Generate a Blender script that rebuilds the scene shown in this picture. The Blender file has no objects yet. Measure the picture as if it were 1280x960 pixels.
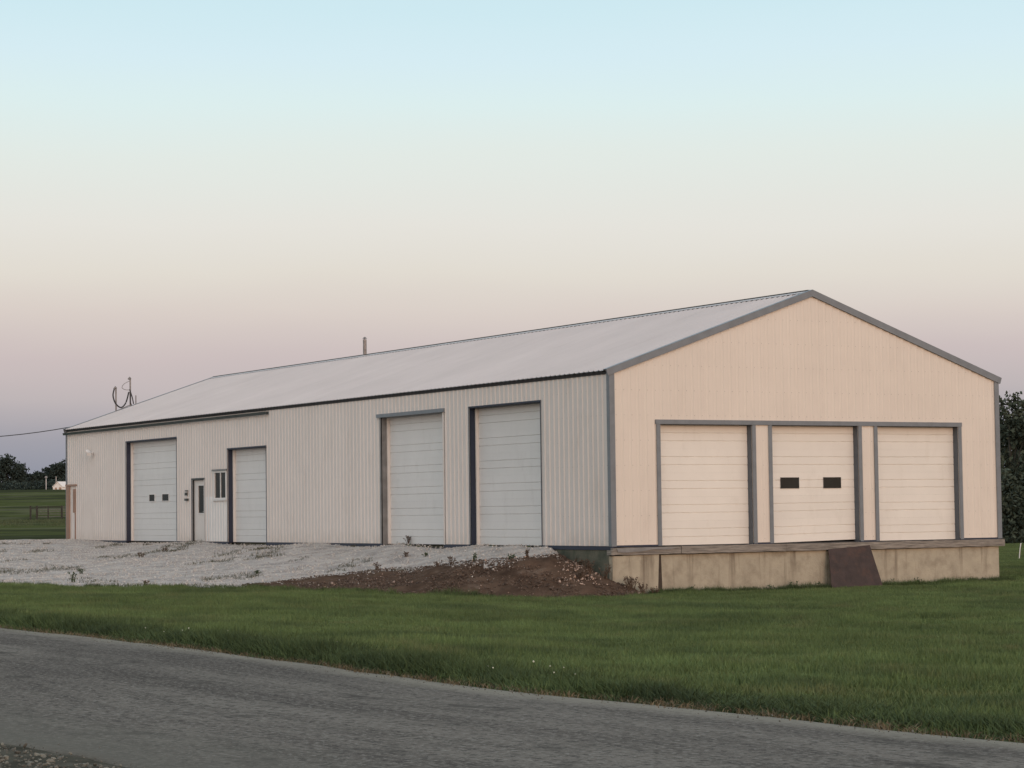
import bpy, bmesh, math, random
import numpy as np
from mathutils import Matrix, Vector
random.seed(7); RNG = np.random.default_rng(7)
scene = bpy.context.scene
COL = scene.collection
R = math.radians

# ------------------------------------------------------------------ camera
CX, CY, CZ = -30.196, -47.757, 0.853
fw = Vector((0.49802293, 0.86544405, 0.0545872)); rt = Vector((0.8670123, -0.49812522, -0.01268627)); up = Vector((-0.01621201, -0.05364583, 0.99842841))
cam_d = bpy.data.cameras.new('camera'); cam = bpy.data.objects.new('camera', cam_d); COL.objects.link(cam)
cam.matrix_world = Matrix(((rt.x, up.x, -fw.x, CX), (rt.y, up.y, -fw.y, CY), (rt.z, up.z, -fw.z, CZ), (0, 0, 0, 1)))
cam_d.sensor_width = 36; cam_d.lens = 36 * 2932.8 / 1280; cam_d.clip_start = 0.5; cam_d.clip_end = 4000
scene.camera = cam

# ------------------------------------------------------------------ light
scene.view_settings.view_transform = 'Standard'; scene.view_settings.look = 'None'
scene.view_settings.exposure = 0; scene.view_settings.gamma = 1
SUN = Vector((-0.10, -1.0, 0.13)).normalized()      # afterglow of the sun that has just set
sd_ = bpy.data.lights.new('sun', 'SUN'); sd_.energy = 0.85; sd_.angle = R(26); sd_.color = (1.0, 0.66, 0.50)
sun = bpy.data.objects.new('sun', sd_); COL.objects.link(sun)
sun.rotation_euler = (-SUN).to_track_quat('-Z', 'Y').to_euler()

def srgb(r, g, b):
    f = lambda c: (c / 255 / 12.92) if c / 255 <= 0.04045 else ((c / 255 + 0.055) / 1.055) ** 2.4
    return (f(r), f(g), f(b), 1)
w = bpy.data.worlds.new('World'); scene.world = w; w.use_nodes = True
nt = w.node_tree; nt.nodes.clear()
N = nt.nodes.new; LK = nt.links.new
tc = N('ShaderNodeTexCoord'); nrm = N('ShaderNodeVectorMath'); nrm.operation = 'NORMALIZE'; LK(tc.outputs['Generated'], nrm.inputs[0])
sep = N('ShaderNodeSeparateXYZ'); LK(nrm.outputs[0], sep.inputs[0])
def ramp(stops):
    r = N('ShaderNodeValToRGB'); e = r.color_ramp.elements
    while len(e) > 1: e.remove(e[-1])
    e[0].position = stops[0][0]; e[0].color = stops[0][1]
    for p_, c_ in stops[1:]:
        k = e.new(p_); k.color = c_
    return r
# twilight arch opposite the sunset: grey-blue earth shadow, pink belt, cream, pale blue, deeper blue overhead
el = lambda deg: math.sin(R(deg))
east = ramp([(0.0, srgb(138, 143, 158)), (el(1.1), srgb(149, 151, 163)), (el(1.9), srgb(163, 161, 169)), (el(2.9), srgb(190, 181, 182)), (el(3.85), srgb(203, 190, 189)),
             (el(4.8), srgb(217, 206, 199)), (el(5.8), srgb(225, 219, 209)), (el(7.0), srgb(229, 227, 220)), (el(8.8), srgb(226, 234, 229)),
             (el(10.0), srgb(220, 238, 238)), (el(11.2), srgb(214, 236, 243)), (el(12.5), srgb(206, 233, 241)), (el(20), srgb(198, 221, 231)), (el(45), srgb(190, 203, 213)), (1.0, srgb(182, 193, 205))])
west = ramp([(0.0, srgb(250, 192, 160)), (el(4), srgb(255, 208, 175)), (el(9), srgb(252, 218, 192)), (el(18), srgb(235, 224, 212)), (el(30), srgb(214, 218, 220)), (el(50), srgb(192, 203, 213)), (1.0, srgb(182, 193, 205))])
mpn = N('ShaderNodeMapping'); mpn.inputs['Scale'].default_value = (1, 1, 5); LK(nrm.outputs[0], mpn.inputs[0])
hz = N('ShaderNodeTexNoise'); hz.inputs['Scale'].default_value = 3.0; hz.inputs['Detail'].default_value = 4; LK(mpn.outputs[0], hz.inputs[0])   # thin uneven haze
hzm = N('ShaderNodeMath'); hzm.operation = 'MULTIPLY_ADD'; hzm.inputs[1].default_value = 0.022; LK(hz.outputs['Fac'], hzm.inputs[0]); LK(sep.outputs['Z'], hzm.inputs[2])
hz2 = N('ShaderNodeMath'); hz2.operation = 'SUBTRACT'; hz2.inputs[1].default_value = 0.011; LK(hzm.outputs[0], hz2.inputs[0])
LK(hz2.outputs[0], east.inputs[0]); LK(sep.outputs['Z'], west.inputs[0])
dt = N('ShaderNodeVectorMath'); dt.operation = 'DOT_PRODUCT'; dt.inputs[1].default_value = Vector((SUN.x, SUN.y, 0)).normalized(); LK(nrm.outputs[0], dt.inputs[0])
mr = N('ShaderNodeMapRange'); mr.interpolation_type = 'SMOOTHSTEP'; mr.inputs[1].default_value = -0.55; mr.inputs[2].default_value = 0.95; LK(dt.outputs['Value'], mr.inputs[0])
mx = N('ShaderNodeMix'); mx.data_type = 'RGBA'; LK(mr.outputs[0], mx.inputs[0]); LK(east.outputs[0], mx.inputs[6]); LK(west.outputs[0], mx.inputs[7])
bgn = N('ShaderNodeBackground'); LK(mx.outputs[2], bgn.inputs[0])
st_ = N('ShaderNodeMath'); st_.operation = 'MULTIPLY_ADD'; st_.inputs[1].default_value = 0.75; st_.inputs[2].default_value = 1.0; LK(mr.outputs[0], st_.inputs[0]); LK(st_.outputs[0], bgn.inputs[1])
wo = N('ShaderNodeOutputWorld'); LK(bgn.outputs[0], wo.inputs[0])

# ------------------------------------------------------------------ helpers
def tag(o, label=None, cat=None, group=None, kind=None):
    if label: o['label'] = label
    if cat: o['category'] = cat
    if group: o['group'] = group
    if kind: o['kind'] = kind
    return o
def empty(name, loc=(0, 0, 0)):
    o = bpy.data.objects.new(name, None); o.empty_display_size = 0.2; COL.objects.link(o); o.location = loc
    return o
def link(name, me, mat=None, parent=None, loc=None):
    if mat and not me.materials: me.materials.append(mat)
    o = bpy.data.objects.new(name, me); COL.objects.link(o)
    if parent: o.parent = parent
    if loc: o.location = loc
    return o
def mesh_np(name, V, Fq, smooth=False):
    """V (n,3); Fq (m,k) equal sized faces"""
    V = np.asarray(V, np.float32); Fq = np.asarray(Fq, np.int32); k = Fq.shape[1]
    me = bpy.data.meshes.new(name)
    me.vertices.add(len(V)); me.vertices.foreach_set('co', V.ravel())
    me.loops.add(Fq.size); me.loops.foreach_set('vertex_index', Fq.ravel())
    me.polygons.add(len(Fq)); me.polygons.foreach_set('loop_start', np.arange(0, Fq.size, k, dtype=np.int32))
    me.polygons.foreach_set('loop_total', np.full(len(Fq), k, np.int32))
    if smooth: me.polygons.foreach_set('use_smooth', np.ones(len(Fq), bool))
    me.update(calc_edges=True); me.validate()
    return me
class MB:
    def __init__(s): s.v = []; s.f = []
    def box(s, x0, x1, y0, y1, z0, z1):
        n = len(s.v)
        s.v += [(x, y, z) for z in (z0, z1) for y in (y0, y1) for x in (x0, x1)]
        s.f += [tuple(n + i for i in q) for q in ((0, 2, 3, 1), (4, 5, 7, 6), (0, 1, 5, 4), (2, 6, 7, 3), (0, 4, 6, 2), (1, 3, 7, 5))]
        return s
    def tube(s, pts, r, k=8, r1=None, caps=True):
        pts = [Vector(p) for p in pts]; n0 = len(s.v); m = len(pts)
        for i, p in enumerate(pts):
            t = (pts[min(i + 1, m - 1)] - pts[max(i - 1, 0)]).normalized()
            a = t.cross(Vector((0, 0, 1)) if abs(t.z) < .9 else Vector((1, 0, 0))).normalized(); b = t.cross(a)
            rr = r if r1 is None else r + (r1 - r) * i / (m - 1)
            for j in range(k):
                th = 2 * math.pi * j / k; s.v.append(tuple(p + a * (rr * math.cos(th)) + b * (rr * math.sin(th))))
        for i in range(m - 1):
            for j in range(k):
                s.f.append((n0 + i * k + j, n0 + i * k + (j + 1) % k, n0 + (i + 1) * k + (j + 1) % k, n0 + (i + 1) * k + j))
        if caps:
            s.f.append(tuple(n0 + j for j in range(k))[::-1]); s.f.append(tuple(n0 + (m - 1) * k + j for j in range(k)))
        return s
    def prism(s, poly, a, b, fn):
        """poly 2D outline, extruded between a and b; fn(p, q, t)->xyz"""
        n = len(s.v); m = len(poly)
        for t in (a, b): s.v += [tuple(fn(p, q, t)) for p, q in poly]
        s.f.append(tuple(range(n, n + m))); s.f.append(tuple(range(n + m, n + 2 * m))[::-1])
        for i in range(m): s.f.append((n + i, n + m + i, n + m + (i + 1) % m, n + (i + 1) % m))
        return s
    def mesh(s, name, smooth=False, fix=True, bevel=0):
        me = bpy.data.meshes.new(name); me.from_pydata(s.v, [], s.f)
        bm = bmesh.new(); bm.from_mesh(me)
        if fix: bmesh.ops.recalc_face_normals(bm, faces=bm.faces)
        if bevel: bmesh.ops.bevel(bm, geom=bm.edges[:], offset=bevel, segments=1, affect='EDGES')
        bm.to_mesh(me); bm.free()
        if smooth:
            for p in me.polygons: p.use_smooth = True
        me.update(); return me
    def build(s, name, mat, parent=None, **kw): return link(name, s.mesh(name, **kw), mat, parent)

def mat(name, base, rough=0.6, metal=0.0, var=0.12, scale=3.0, stretch=(1, 1, 1), bump=0.0, bscale=30.0, hue=None, objvar=0.0, island=0.0, spec=0.5, coord='Object', detail=6.0):
    """principled with noise variation of the colour (towards hue if given) and fine bump"""
    m = bpy.data.materials.new(name); m.use_nodes = True; t = m.node_tree; n = t.nodes; l = t.links
    b = n['Principled BSDF']; b.inputs['Roughness'].default_value = rough; b.inputs['Metallic'].default_value = metal; b.inputs['Specular IOR Level'].default_value = spec
    c = n.new('ShaderNodeTexCoord'); mp = n.new('ShaderNodeMapping'); mp.inputs['Scale'].default_value = stretch
    if coord == 'World':
        g = n.new('ShaderNodeNewGeometry'); l.new(g.outputs['Position'], mp.inputs[0])
    else: l.new(c.outputs[coord], mp.inputs[0])
    no = n.new('ShaderNodeTexNoise'); no.inputs['Scale'].default_value = scale; no.inputs['Detail'].default_value = detail; no.inputs['Roughness'].default_value = 0.62; l.new(mp.outputs[0], no.inputs[0])
    r = n.new('ShaderNodeMapRange'); r.inputs[1].default_value = 0.3; r.inputs[2].default_value = 0.7; l.new(no.outputs['Fac'], r.inputs[0])
    hi = tuple(min(1, x * (1 + var)) for x in base); lo = hue if hue else tuple(x * (1 - var) for x in base)
    mxn = n.new('ShaderNodeMix'); mxn.data_type = 'RGBA'; mxn.inputs[6].default_value = (*lo, 1); mxn.inputs[7].default_value = (*hi, 1); l.new(r.outputs[0], mxn.inputs[0])
    out = mxn.outputs[2]
    if objvar or island:
        hs = n.new('ShaderNodeHueSaturation'); l.new(out, hs.inputs['Color'])
        src = n.new('ShaderNodeObjectInfo').outputs['Random'] if objvar else n.new('ShaderNodeNewGeometry').outputs['Random Per Island']
        v = objvar or island
        rr = n.new('ShaderNodeMapRange'); rr.inputs[3].default_value = 1 - v; rr.inputs[4].default_value = 1 + v; l.new(src, rr.inputs[0]); l.new(rr.outputs[0], hs.inputs['Value'])
        out = hs.outputs[0]
    l.new(out, b.inputs['Base Color'])
    if bump:
        n2 = n.new('ShaderNodeTexNoise'); n2.inputs['Scale'].default_value = bscale; n2.inputs['Detail'].default_value = 4; l.new(mp.outputs[0], n2.inputs[0])
        bp = n.new('ShaderNodeBump'); bp.inputs['Strength'].default_value = bump; bp.inputs['Distance'].default_value = 0.02; l.new(n2.outputs['Fac'], bp.inputs['Height']); l.new(bp.outputs[0], b.inputs['Normal'])
    m['col'] = 1
    return m
def overlay(m, color, scale, lo, hi, stretch=(1, 1, 1), amount=1.0, coord='World', zfade=None):
    """paint a second colour through a noise mask (dirt, stains, patches)"""
    t = m.node_tree; n = t.nodes; l = t.links; b = n['Principled BSDF']
    src = b.inputs['Base Color'].links[0].from_socket
    mp = n.new('ShaderNodeMapping'); mp.inputs['Scale'].default_value = stretch
    g = n.new('ShaderNodeNewGeometry'); c = n.new('ShaderNodeTexCoord')
    l.new(g.outputs['Position'] if coord == 'World' else c.outputs[coord], mp.inputs[0])
    no = n.new('ShaderNodeTexNoise'); no.inputs['Scale'].default_value = scale; no.inputs['Detail'].default_value = 7; no.inputs['Roughness'].default_value = 0.65; l.new(mp.outputs[0], no.inputs[0])
    r = n.new('ShaderNodeMapRange'); r.inputs[1].default_value = lo; r.inputs[2].default_value = hi; r.inputs[4].default_value = amount; l.new(no.outputs['Fac'], r.inputs[0])
    fac = r.outputs[0]
    if zfade:
        sx = n.new('ShaderNodeSeparateXYZ'); l.new(g.outputs['Position'], sx.inputs[0])
        zr = n.new('ShaderNodeMapRange'); zr.inputs[1].default_value = zfade[0]; zr.inputs[2].default_value = zfade[1]; l.new(sx.outputs['Z'], zr.inputs[0])
        mm = n.new('ShaderNodeMath'); mm.operation = 'MULTIPLY'; l.new(fac, mm.inputs[0]); l.new(zr.outputs[0], mm.inputs[1]); fac = mm.outputs[0]
    x = n.new('ShaderNodeMix'); x.data_type = 'RGBA'; l.new(fac, x.inputs[0]); l.new(src, x.inputs[6]); x.inputs[7].default_value = (*color, 1)
    l.new(x.outputs[2], b.inputs['Base Color']); return m

# value noise in numpy
_T = np.random.default_rng(3).random((256, 256))
def vnoise(x, y, oct=4, seed=0):
    x = np.asarray(x, float) + seed * 17.3; y = np.asarray(y, float) + seed * 9.1; out = 0; a = 1; tot = 0
    for o in range(oct):
        xi = np.floor(x).astype(int); yi = np.floor(y).astype(int); fx = x - xi; fy = y - yi
        fx = fx * fx * (3 - 2 * fx); fy = fy * fy * (3 - 2 * fy)
        g = lambda i, j: _T[(xi + i) % 256, (yi + j) % 256]
        out = out + a * ((g(0, 0) * (1 - fx) + g(1, 0) * fx) * (1 - fy) + (g(0, 1) * (1 - fx) + g(1, 1) * fx) * fy)
        tot += a; a *= .5; x = x * 2.03 + 11; y = y * 2.03 + 5
    return out / tot
# landscape frame: s metres to the right, d metres away from where the photographer stood
FX, FY = 0.49877, 0.86674
def W(s, d): return CX + d * FX + s * FY, CY + d * FY - s * FX
def SD(x, y): return (x - CX) * FY - (y - CY) * FX, (x - CX) * FX + (y - CY) * FY

# terrain: profiles of height against distance along directions fanning across the site
COLS = [(-200, [(38, -.78), (50, -.95), (60.5, -.97), (88, 0), (100, .02), (250, .64), (500, 7), (560, 6), (900, 5)]),
        (0, [(34.9, -.78), (48, -.93), (61.5, -.97), (88, 0), (100, .02), (250, .64), (500, 7), (560, 6), (900, 5)]),
        (100, [(32.5, -.78), (46, -.92), (60, -.97), (88, 0), (100, .02), (250, .64), (500, 7), (560, 6), (900, 5)]),
        (250, [(28.8, -.78), (42, -.95), (58.5, -1.0), (78.8, 0), (120, 0), (500, 3), (900, 4)]),
        (400, [(25.3, -.78), (40, -1.0), (58, -1.1), (70.4, 0), (120, 0), (500, 2), (900, 4)]),
        (500, [(23.6, -.78), (38, -1.0), (55.6, -1.12), (60, -.64), (66, 0), (120, 0), (500, 2), (900, 4)]),
        (600, [(21.9, -.78), (36, -1.05), (55.2, -1.17), (57.1, -.42), (61.9, 0), (120, 0), (500, 1), (900, 4)]),
        (650, [(21.0, -.78), (36, -1.05), (54.8, -1.2), (56.6, -.37), (60.4, -.01), (120, 0), (500, 1), (900, 4)]),
        (685, [(20.8, -.78), (36, -1.08), (54.7, -1.22), (56.6, -.36), (59.0, -.03), (62, 0), (120, -.3), (500, 1), (900, 4)]),
        (702, [(20.6, -.78), (36, -1.08), (54.7, -1.22), (56.6, -.42), (58.4, -.28), (62, -.3), (120, -.6), (500, 1), (900, 4)]),
        (725, [(20.4, -.78), (36, -1.1), (54.8, -1.22), (56.4, -.62), (57.8, -.52), (62, -.9), (120, -1), (500, 1), (900, 4)]),
        (765, [(20.1, -.78), (36, -1.1), (55.1, -1.22), (56.2, -.9), (56.6, -.86), (60, -1.2), (150, -1.15), (500, 1), (900, 4)]),
        (808, [(19.8, -.78), (36, -1.12), (55.8, -1.22), (56.9, -1.2), (60, -1.22), (150, -1.15), (500, 1), (900, 4)]),
        (1000, [(18.2, -.78), (34, -1.1), (58, -1.22), (150, -1.15), (500, 1), (900, 4)]),
        (1280, [(16.0, -.78), (32, -1.08), (62, -1.2), (150, -1.15), (500, 1), (900, 4)]),
        (1900, [(12.0, -.78), (28, -1.05), (62, -1.2), (150, -1.15), (500, 1), (900, 4)])]
CPX = np.array([c[0] for c in COLS], float)
def T(s, d):
    s = np.asarray(s, float); d = np.asarray(d, float); px = np.clip(640 + 2932.8 * s / np.maximum(d, 5), CPX[0], CPX[-1])
    Z = np.stack([np.interp(d, [k[0] for k in c[1]], [k[1] for k in c[1]]) for c in COLS])
    i = np.clip(np.searchsorted(CPX, px) - 1, 0, len(CPX) - 2); f = (px - CPX[i]) / (CPX[i + 1] - CPX[i]); f = f * f * (3 - 2 * f) * .5 + f * .5
    zz = np.take_along_axis(Z.reshape(len(CPX), -1), i.ravel()[None], 0)[0]; z1 = np.take_along_axis(Z.reshape(len(CPX), -1), (i + 1).ravel()[None], 0)[0]
    z = (zz * (1 - f.ravel()) + z1 * f.ravel()).reshape(s.shape)
    return z + (vnoise(s * .25, d * .25, 3, 5) - .5) * .06 * np.clip((d - 25) / 20, 0, 1)

ROAD = np.array([(-40, 92), (-28, 70.5), (-14, 45.5), (-7.6, 34.9), (-4.5, 29.9), (-2.07, 25.3), (0, 21.2), (1.45, 19.2), (2.3, 17.9), (3.5, 16.0), (6.3, 11.6), (14, -1), (34, -34)])
RW = 5.6
def resample(P, step):
    seg = np.hypot(*np.diff(P, axis=0).T); L = np.r_[0, np.cumsum(seg)]; t = np.arange(0, L[-1], step)
    Q = np.stack([np.interp(t, L, P[:, 0]), np.interp(t, L, P[:, 1])], 1)
    for _ in range(int(2.5 / step)): Q[1:-1] = (Q[:-2] + Q[1:-1] * 2 + Q[2:]) / 4
    return Q, t
RQ, RT = resample(ROAD, .3)
_tan = np.gradient(RQ, axis=0); _tan /= np.linalg.norm(_tan, axis=1)[:, None]; RN = np.stack([_tan[:, 1], -_tan[:, 0]], 1)  # normal: towards camera side
if RN[len(RN) // 2] @ np.array([1, 1]) > 0: RN = -RN
def road_dist(s, d):
    """signed distance beyond the far road edge (positive on the lawn)"""
    out = np.empty(s.size); P = np.stack([s.ravel(), d.ravel()], 1)
    for a in range(0, len(P), 4000):
        q = P[a:a + 4000]; D = ((q[:, None] - RQ[None, ::3]) ** 2).sum(2); k = D.argmin(1) * 3
        out[a:a + 4000] = -((q - RQ[k]) * RN[k]).sum(1)
    return out.reshape(s.shape)

GF = [(-400, 64), (0, 62.5), (100, 60.0), (250, 58.7), (330, 59.5), (400, 61.0), (450, 60.6), (500, 60.0), (550, 58.6), (600, 57.2), (640, 56.9), (685, 56.7), (694, 57.3), (700, 59), (720, 70)]
TF = [(-400, 99), (300, 59.5), (340, 58.6), (400, 57.8), (500, 55.6), (600, 55.0), (680, 54.5), (740, 54.6), (785, 55.3), (815, 56.3), (822, 57.5), (830, 99)]
def pxof(s, d): return 640 + 2932.8 * s / np.maximum(d, 5)
def gravel_in(s, d):     # metres inside the gravel yard
    x, y = W(s, d); px = pxof(s, d)
    f = np.interp(px, [g[0] for g in GF], [g[1] for g in GF]) + (vnoise(s * .9, d * .9, 4, 2) - .5) * 1.3
    f = f + (vnoise(s * 3.5, d * 3.5, 2, 9) - .5) * .5
    back = np.where(y > 39.3, 92 + (vnoise(s * .3, d * .3, 3, 4) - .5) * 3 - d, 9)
    return np.minimum(np.minimum(d - f, back), np.where(y > 39.35, 99, .1 - x))
def dirt_in(s, d):
    x, y = W(s, d); px = pxof(s, d)
    f = np.interp(px, [g[0] for g in TF], [g[1] for g in TF]) + (vnoise(s * 1.2, d * 1.2, 4, 3) - .5) * .8
    f2 = np.interp(px, [g[0] for g in GF], [g[1] for g in GF]) + .9
    wall = np.where(x < 0, .05 - 0 * x, np.where(x < 1.6, -.02 - y, -1))
    return np.minimum(np.minimum(d - f, f2 - d), np.where((x > 0), wall, 9))

# ------------------------------------------------------------------ materials
M = {}
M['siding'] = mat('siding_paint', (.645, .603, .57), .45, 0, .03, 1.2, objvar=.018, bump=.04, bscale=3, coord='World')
overlay(M['siding'], (.40, .36, .32), 2.2, .55, .8, (1, 1, .25), .35)
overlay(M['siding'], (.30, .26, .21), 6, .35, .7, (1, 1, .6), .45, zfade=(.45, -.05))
M['siding_lit'] = mat('siding_paint_afterglow', (.68, .618, .55), .5, 0, .03, 1.0, objvar=.015, bump=.04, bscale=3, coord='World')  # same white siding as the long wall, afterglow warmth put into the colour
overlay(M['siding_lit'], (.46, .41, .36), 1.6, .55, .85, (1, 1, .3), .3)
M['roof'] = mat('roof_steel', (.51, .48, .472), .42, 0, .05, .5, objvar=.02, bump=.05, bscale=2, coord='World')
overlay(M['roof'], (.42, .40, .39), .35, .45, .8, (.5, 1.2, .5), .5)
overlay(M['roof'], (.36, .33, .31), 1.6, .55, .8, (.2, 2.4, .2), .35)
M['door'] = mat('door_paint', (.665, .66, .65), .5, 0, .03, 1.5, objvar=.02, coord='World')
overlay(M['door'], (.40, .38, .35), 3, .55, .85, (1, 1, .4), .3)
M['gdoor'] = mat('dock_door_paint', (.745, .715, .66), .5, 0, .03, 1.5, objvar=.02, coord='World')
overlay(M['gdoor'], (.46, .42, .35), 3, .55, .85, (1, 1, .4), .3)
M['trim'] = mat('blue_grey_trim', (.16, .182, .205), .4, 0, .12, 4, coord='World')
M['jambg'] = mat('dock_jamb', (.085, .10, .12), .5, 0, .15, 4, coord='World')
M['navy'] = mat('navy_trim', (.013, .020, .042), .5, 0, .15, 4, coord='World')
M['greyjamb'] = mat('grey_jamb', (.19, .19, .188), .6, 0, .25, 3, coord='World')
M['dark'] = mat('dark_backing', (.03, .03, .032), .8)
M['gutter'] = mat('gutter_dark', (.04, .05, .05), .4, 0, .2, 3)
M['stop'] = mat('door_stop', (.70, .66, .62), .6, 0, .05, 3)
M['concrete'] = mat('concrete', (.385, .345, .265), .9, 0, .12, 2.5, bump=.5, bscale=25, coord='World', objvar=.03)
overlay(M['concrete'], (.13, .10, .07), 1.0, .54, .64, (1.6, 1.6, .12), .85, zfade=(-1.6, -.35))
overlay(M['concrete'], (.15, .12, .085), 2.2, .48, .72, (1, 1, 1), .55)
overlay(M['concrete'], (.055, .062, .035), 4, .3, .62, (1, 1, .3), .65, zfade=(-.95, -1.25))
M['mossy'] = mat('mossy_concrete', (.115, .11, .082), .95, 0, .25, 2.5, hue=(.05, .062, .045), bump=.5, bscale=20, coord='World')
M['beam'] = mat('weathered_timber', (.27, .245, .215), .9, 0, .25, 5, (.5, 1, 8), hue=(.11, .098, .085), bump=.6, bscale=18, coord='World')
M['rust'] = mat('rusty_steel', (.042, .027, .024), .75, .1, .3, 5, bump=.3, bscale=30)
overlay(M['rust'], (.085, .042, .028), 4, .50, .68, amount=.6, coord='Object')
M['pane'] = mat('dark_glass', (.012, .016, .016), .25, 0, .2, 3, spec=.3)
M['white'] = mat('white_vinyl', (.68, .66, .64), .5, 0, .04, 5)
M['wood'] = mat('bare_wood', (.30, .19, .14), .85, 0, .25, 5, (1, 1, .2), coord='World')
M['galv'] = mat('galvanised', (.22, .20, .19), .55, .3, .25, 8)
M['cable'] = mat('black_cable', (.02, .02, .022), .6)
M['leafdark'] = mat('dark_leaves', (.048, .060, .042), .85, 0, .45, .5, hue=(.02, .027, .02), island=.3, spec=.2, coord='World')
M['leafblue'] = mat('distant_leaves', (.036, .05, .044), .85, 0, .3, .3, island=.35, spec=.1, coord='World')
M['bark'] = mat('bark', (.035, .033, .026), .9, 0, .3, 3, bump=.5, bscale=10)
M['grass'] = mat('grass_blades', (.103, .150, .053), .7, 0, .25, .45, hue=(.072, .102, .034), objvar=.22, spec=.25, coord='World')
overlay(M['grass'], (.15, .155, .07), .8, .53, .66, amount=.55)
overlay(M['grass'], (.045, .072, .03), .35, .5, .62, amount=.6)
M['fringe'] = mat('fringe_blades', (.062, .092, .032), .7, 0, .3, .6, hue=(.034, .052, .02), objvar=.25, spec=.25, coord='World')
M['ground'] = mat('grass_ground', (.084, .096, .038), .95, 0, .25, .35, hue=(.046, .058, .022), bump=1.0, bscale=14, coord='World', spec=0)
overlay(M['ground'], (.06, .05, .026), 3.0, .58, .72, amount=.5)
overlay(M['ground'], (.034, .038, .024), .035, .49, .54, (.6, 1.0, 1), .75)
overlay(M['ground'], (.04, .046, .027), .12, .5, .6, (.6, 1.0, 1), .5)
overlay(M['ground'], (.135, .132, .085), .05, .53, .60, (.7, 1.2, 1), .55)
M['gravel'] = mat('limestone_gravel', (.43, .39, .355), .95, 0, .25, 1.6, hue=(.27, .25, .235), bump=1.0, bscale=34, coord='World', detail=9, spec=0)
overlay(M['gravel'], (.12, .105, .075), .8, .62, .72, (1, 1, 1), .65)
M['stone'] = mat('limestone_chips', (.45, .415, .38), .9, 0, .2, 5, objvar=.28, coord='World')
M['dirt'] = mat('bank_dirt', (.10, .067, .048), .95, 0, .3, 1.5, hue=(.048, .032, .024), bump=1.0, bscale=16, coord='World', detail=9, spec=0)
overlay(M['dirt'], (.20, .16, .13), 1.4, .56, .7, amount=.55)
M['clod'] = mat('dirt_clods', (.088, .060, .044), .95, 0, .3, 5, objvar=.45, coord='World')
M['pinkstone'] = mat('rubble_stone', (.34, .25, .20), .9, 0, .25, 5, objvar=.4, coord='World')
M['straw'] = mat('dry_straw', (.16, .125, .075), .9, 0, .3, 5, objvar=.3)
M['weed'] = mat('dead_weed', (.085, .055, .035), .9, 0, .3, 5)
M['greenweed'] = mat('green_weed', (.045, .065, .028), .9, 0, .3, 5)
M['yweed'] = mat('sparse_weed', (.085, .08, .05), .9, 0, .3, 5, hue=(.05, .055, .03), coord='World')
M['fieldstraw'] = mat('seeding_grass', (.085, .10, .055), .9, 0, .3, 5, hue=(.065, .082, .04), coord='World', spec=.1)
M['shclod'] = mat('shoulder_clods', (.12, .115, .095), .95, 0, .3, 5, objvar=.5)
M['gapshade'] = mat('joint_gap_shade', (.05, .038, .028), .95, 0, .3, 4, coord='World')  # dark brown standing in for shade inside the foundation gap
M['railgrey'] = mat('old_rail', (.10, .105, .085), .8, 0, .2, 5)
M['flower'] = mat('clover_flower', (.62, .62, .5), .8)
M['shoulder'] = mat('shoulder_soil', (.085, .08, .065), .95, 0, .4, 3, hue=(.035, .034, .026), bump=1.0, bscale=20, coord='World', detail=9, spec=0)

# asphalt: worn grey chip seal with streaks that run along the lane, paler and sandier at the edge
a = bpy.data.materials.new('chip_seal'); a.use_nodes = True; t = a.node_tree; n = t.nodes; l = t.links; b = n['Principled BSDF']; b.inputs['Roughness'].default_value = .85; b.inputs['Specular IOR Level'].default_value = 0
uv = n.new('ShaderNodeUVMap'); uv.uv_map = 'UVMap'
def nz(scale, st, det=6, src=None, rg=.6):
    mp = n.new('ShaderNodeMapping'); mp.inputs['Scale'].default_value = st; l.new(src or uv.outputs[0], mp.inputs[0])
    q = n.new('ShaderNodeTexNoise'); q.inputs['Scale'].default_value = scale; q.inputs['Detail'].default_value = det; q.inputs['Roughness'].default_value = rg; l.new(mp.outputs[0], q.inputs[0]); return q.outputs['Fac']
def mixc(f, lo, hi, ca, cb, amt=1.0):
    r = n.new('ShaderNodeMapRange'); r.inputs[1].default_value = lo; r.inputs[2].default_value = hi; r.inputs[4].default_value = amt; l.new(f, r.inputs[0])
    x = n.new('ShaderNodeMix'); x.data_type = 'RGBA'; l.new(r.outputs[0], x.inputs[0])
    for s_, c_ in ((6, ca), (7, cb)):
        if isinstance(c_, tuple): x.inputs[s_].default_value = (*c_, 1)
        else: l.new(c_, x.inputs[s_])
    return x.outputs[2]
c1 = mixc(nz(1.0, (.10, 1.1, 1)), .40, .60, (.108, .097, .087), (.180, .163, .143))
c1 = mixc(nz(1.0, (.6, 3, 1), 8), .50, .64, c1, (.075, .068, .061), .5)
c1 = mixc(nz(1.0, (1.2, 3.2, 1), 8), .52, .66, c1, (.20, .183, .158), .5)
c1 = mixc(nz(9, (1, 1.3, 1), 5, rg=.75), .50, .58, c1, (.06, .057, .053), .7)
c1 = mixc(nz(16, (1, 1.4, 1), 4, rg=.75), .51, .62, c1, (.25, .235, .21), .8)
c1 = mixc(nz(1.6, (.5, 1, 1), 7), .42, .34, c1, (.07, .066, .06), .6)
c1 = mixc(nz(30, (1, 1, 1), 3, rg=.8), .35, .15, c1, (.04, .04, .04), .8)
sx = n.new('ShaderNodeSeparateXYZ'); l.new(uv.outputs[0], sx.inputs[0])
ed = n.new('ShaderNodeMath'); ed.operation = 'MULTIPLY_ADD'; ed.inputs[1].default_value = .55; l.new(nz(1.0, (.8, 1.5, 1)), ed.inputs[0])
l.new(sx.outputs['Y'], ed.inputs[2])
c1b = c1
c1 = mixc(ed.outputs[0], .95, .50, c1, (.27, .25, .205), .75)
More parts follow.
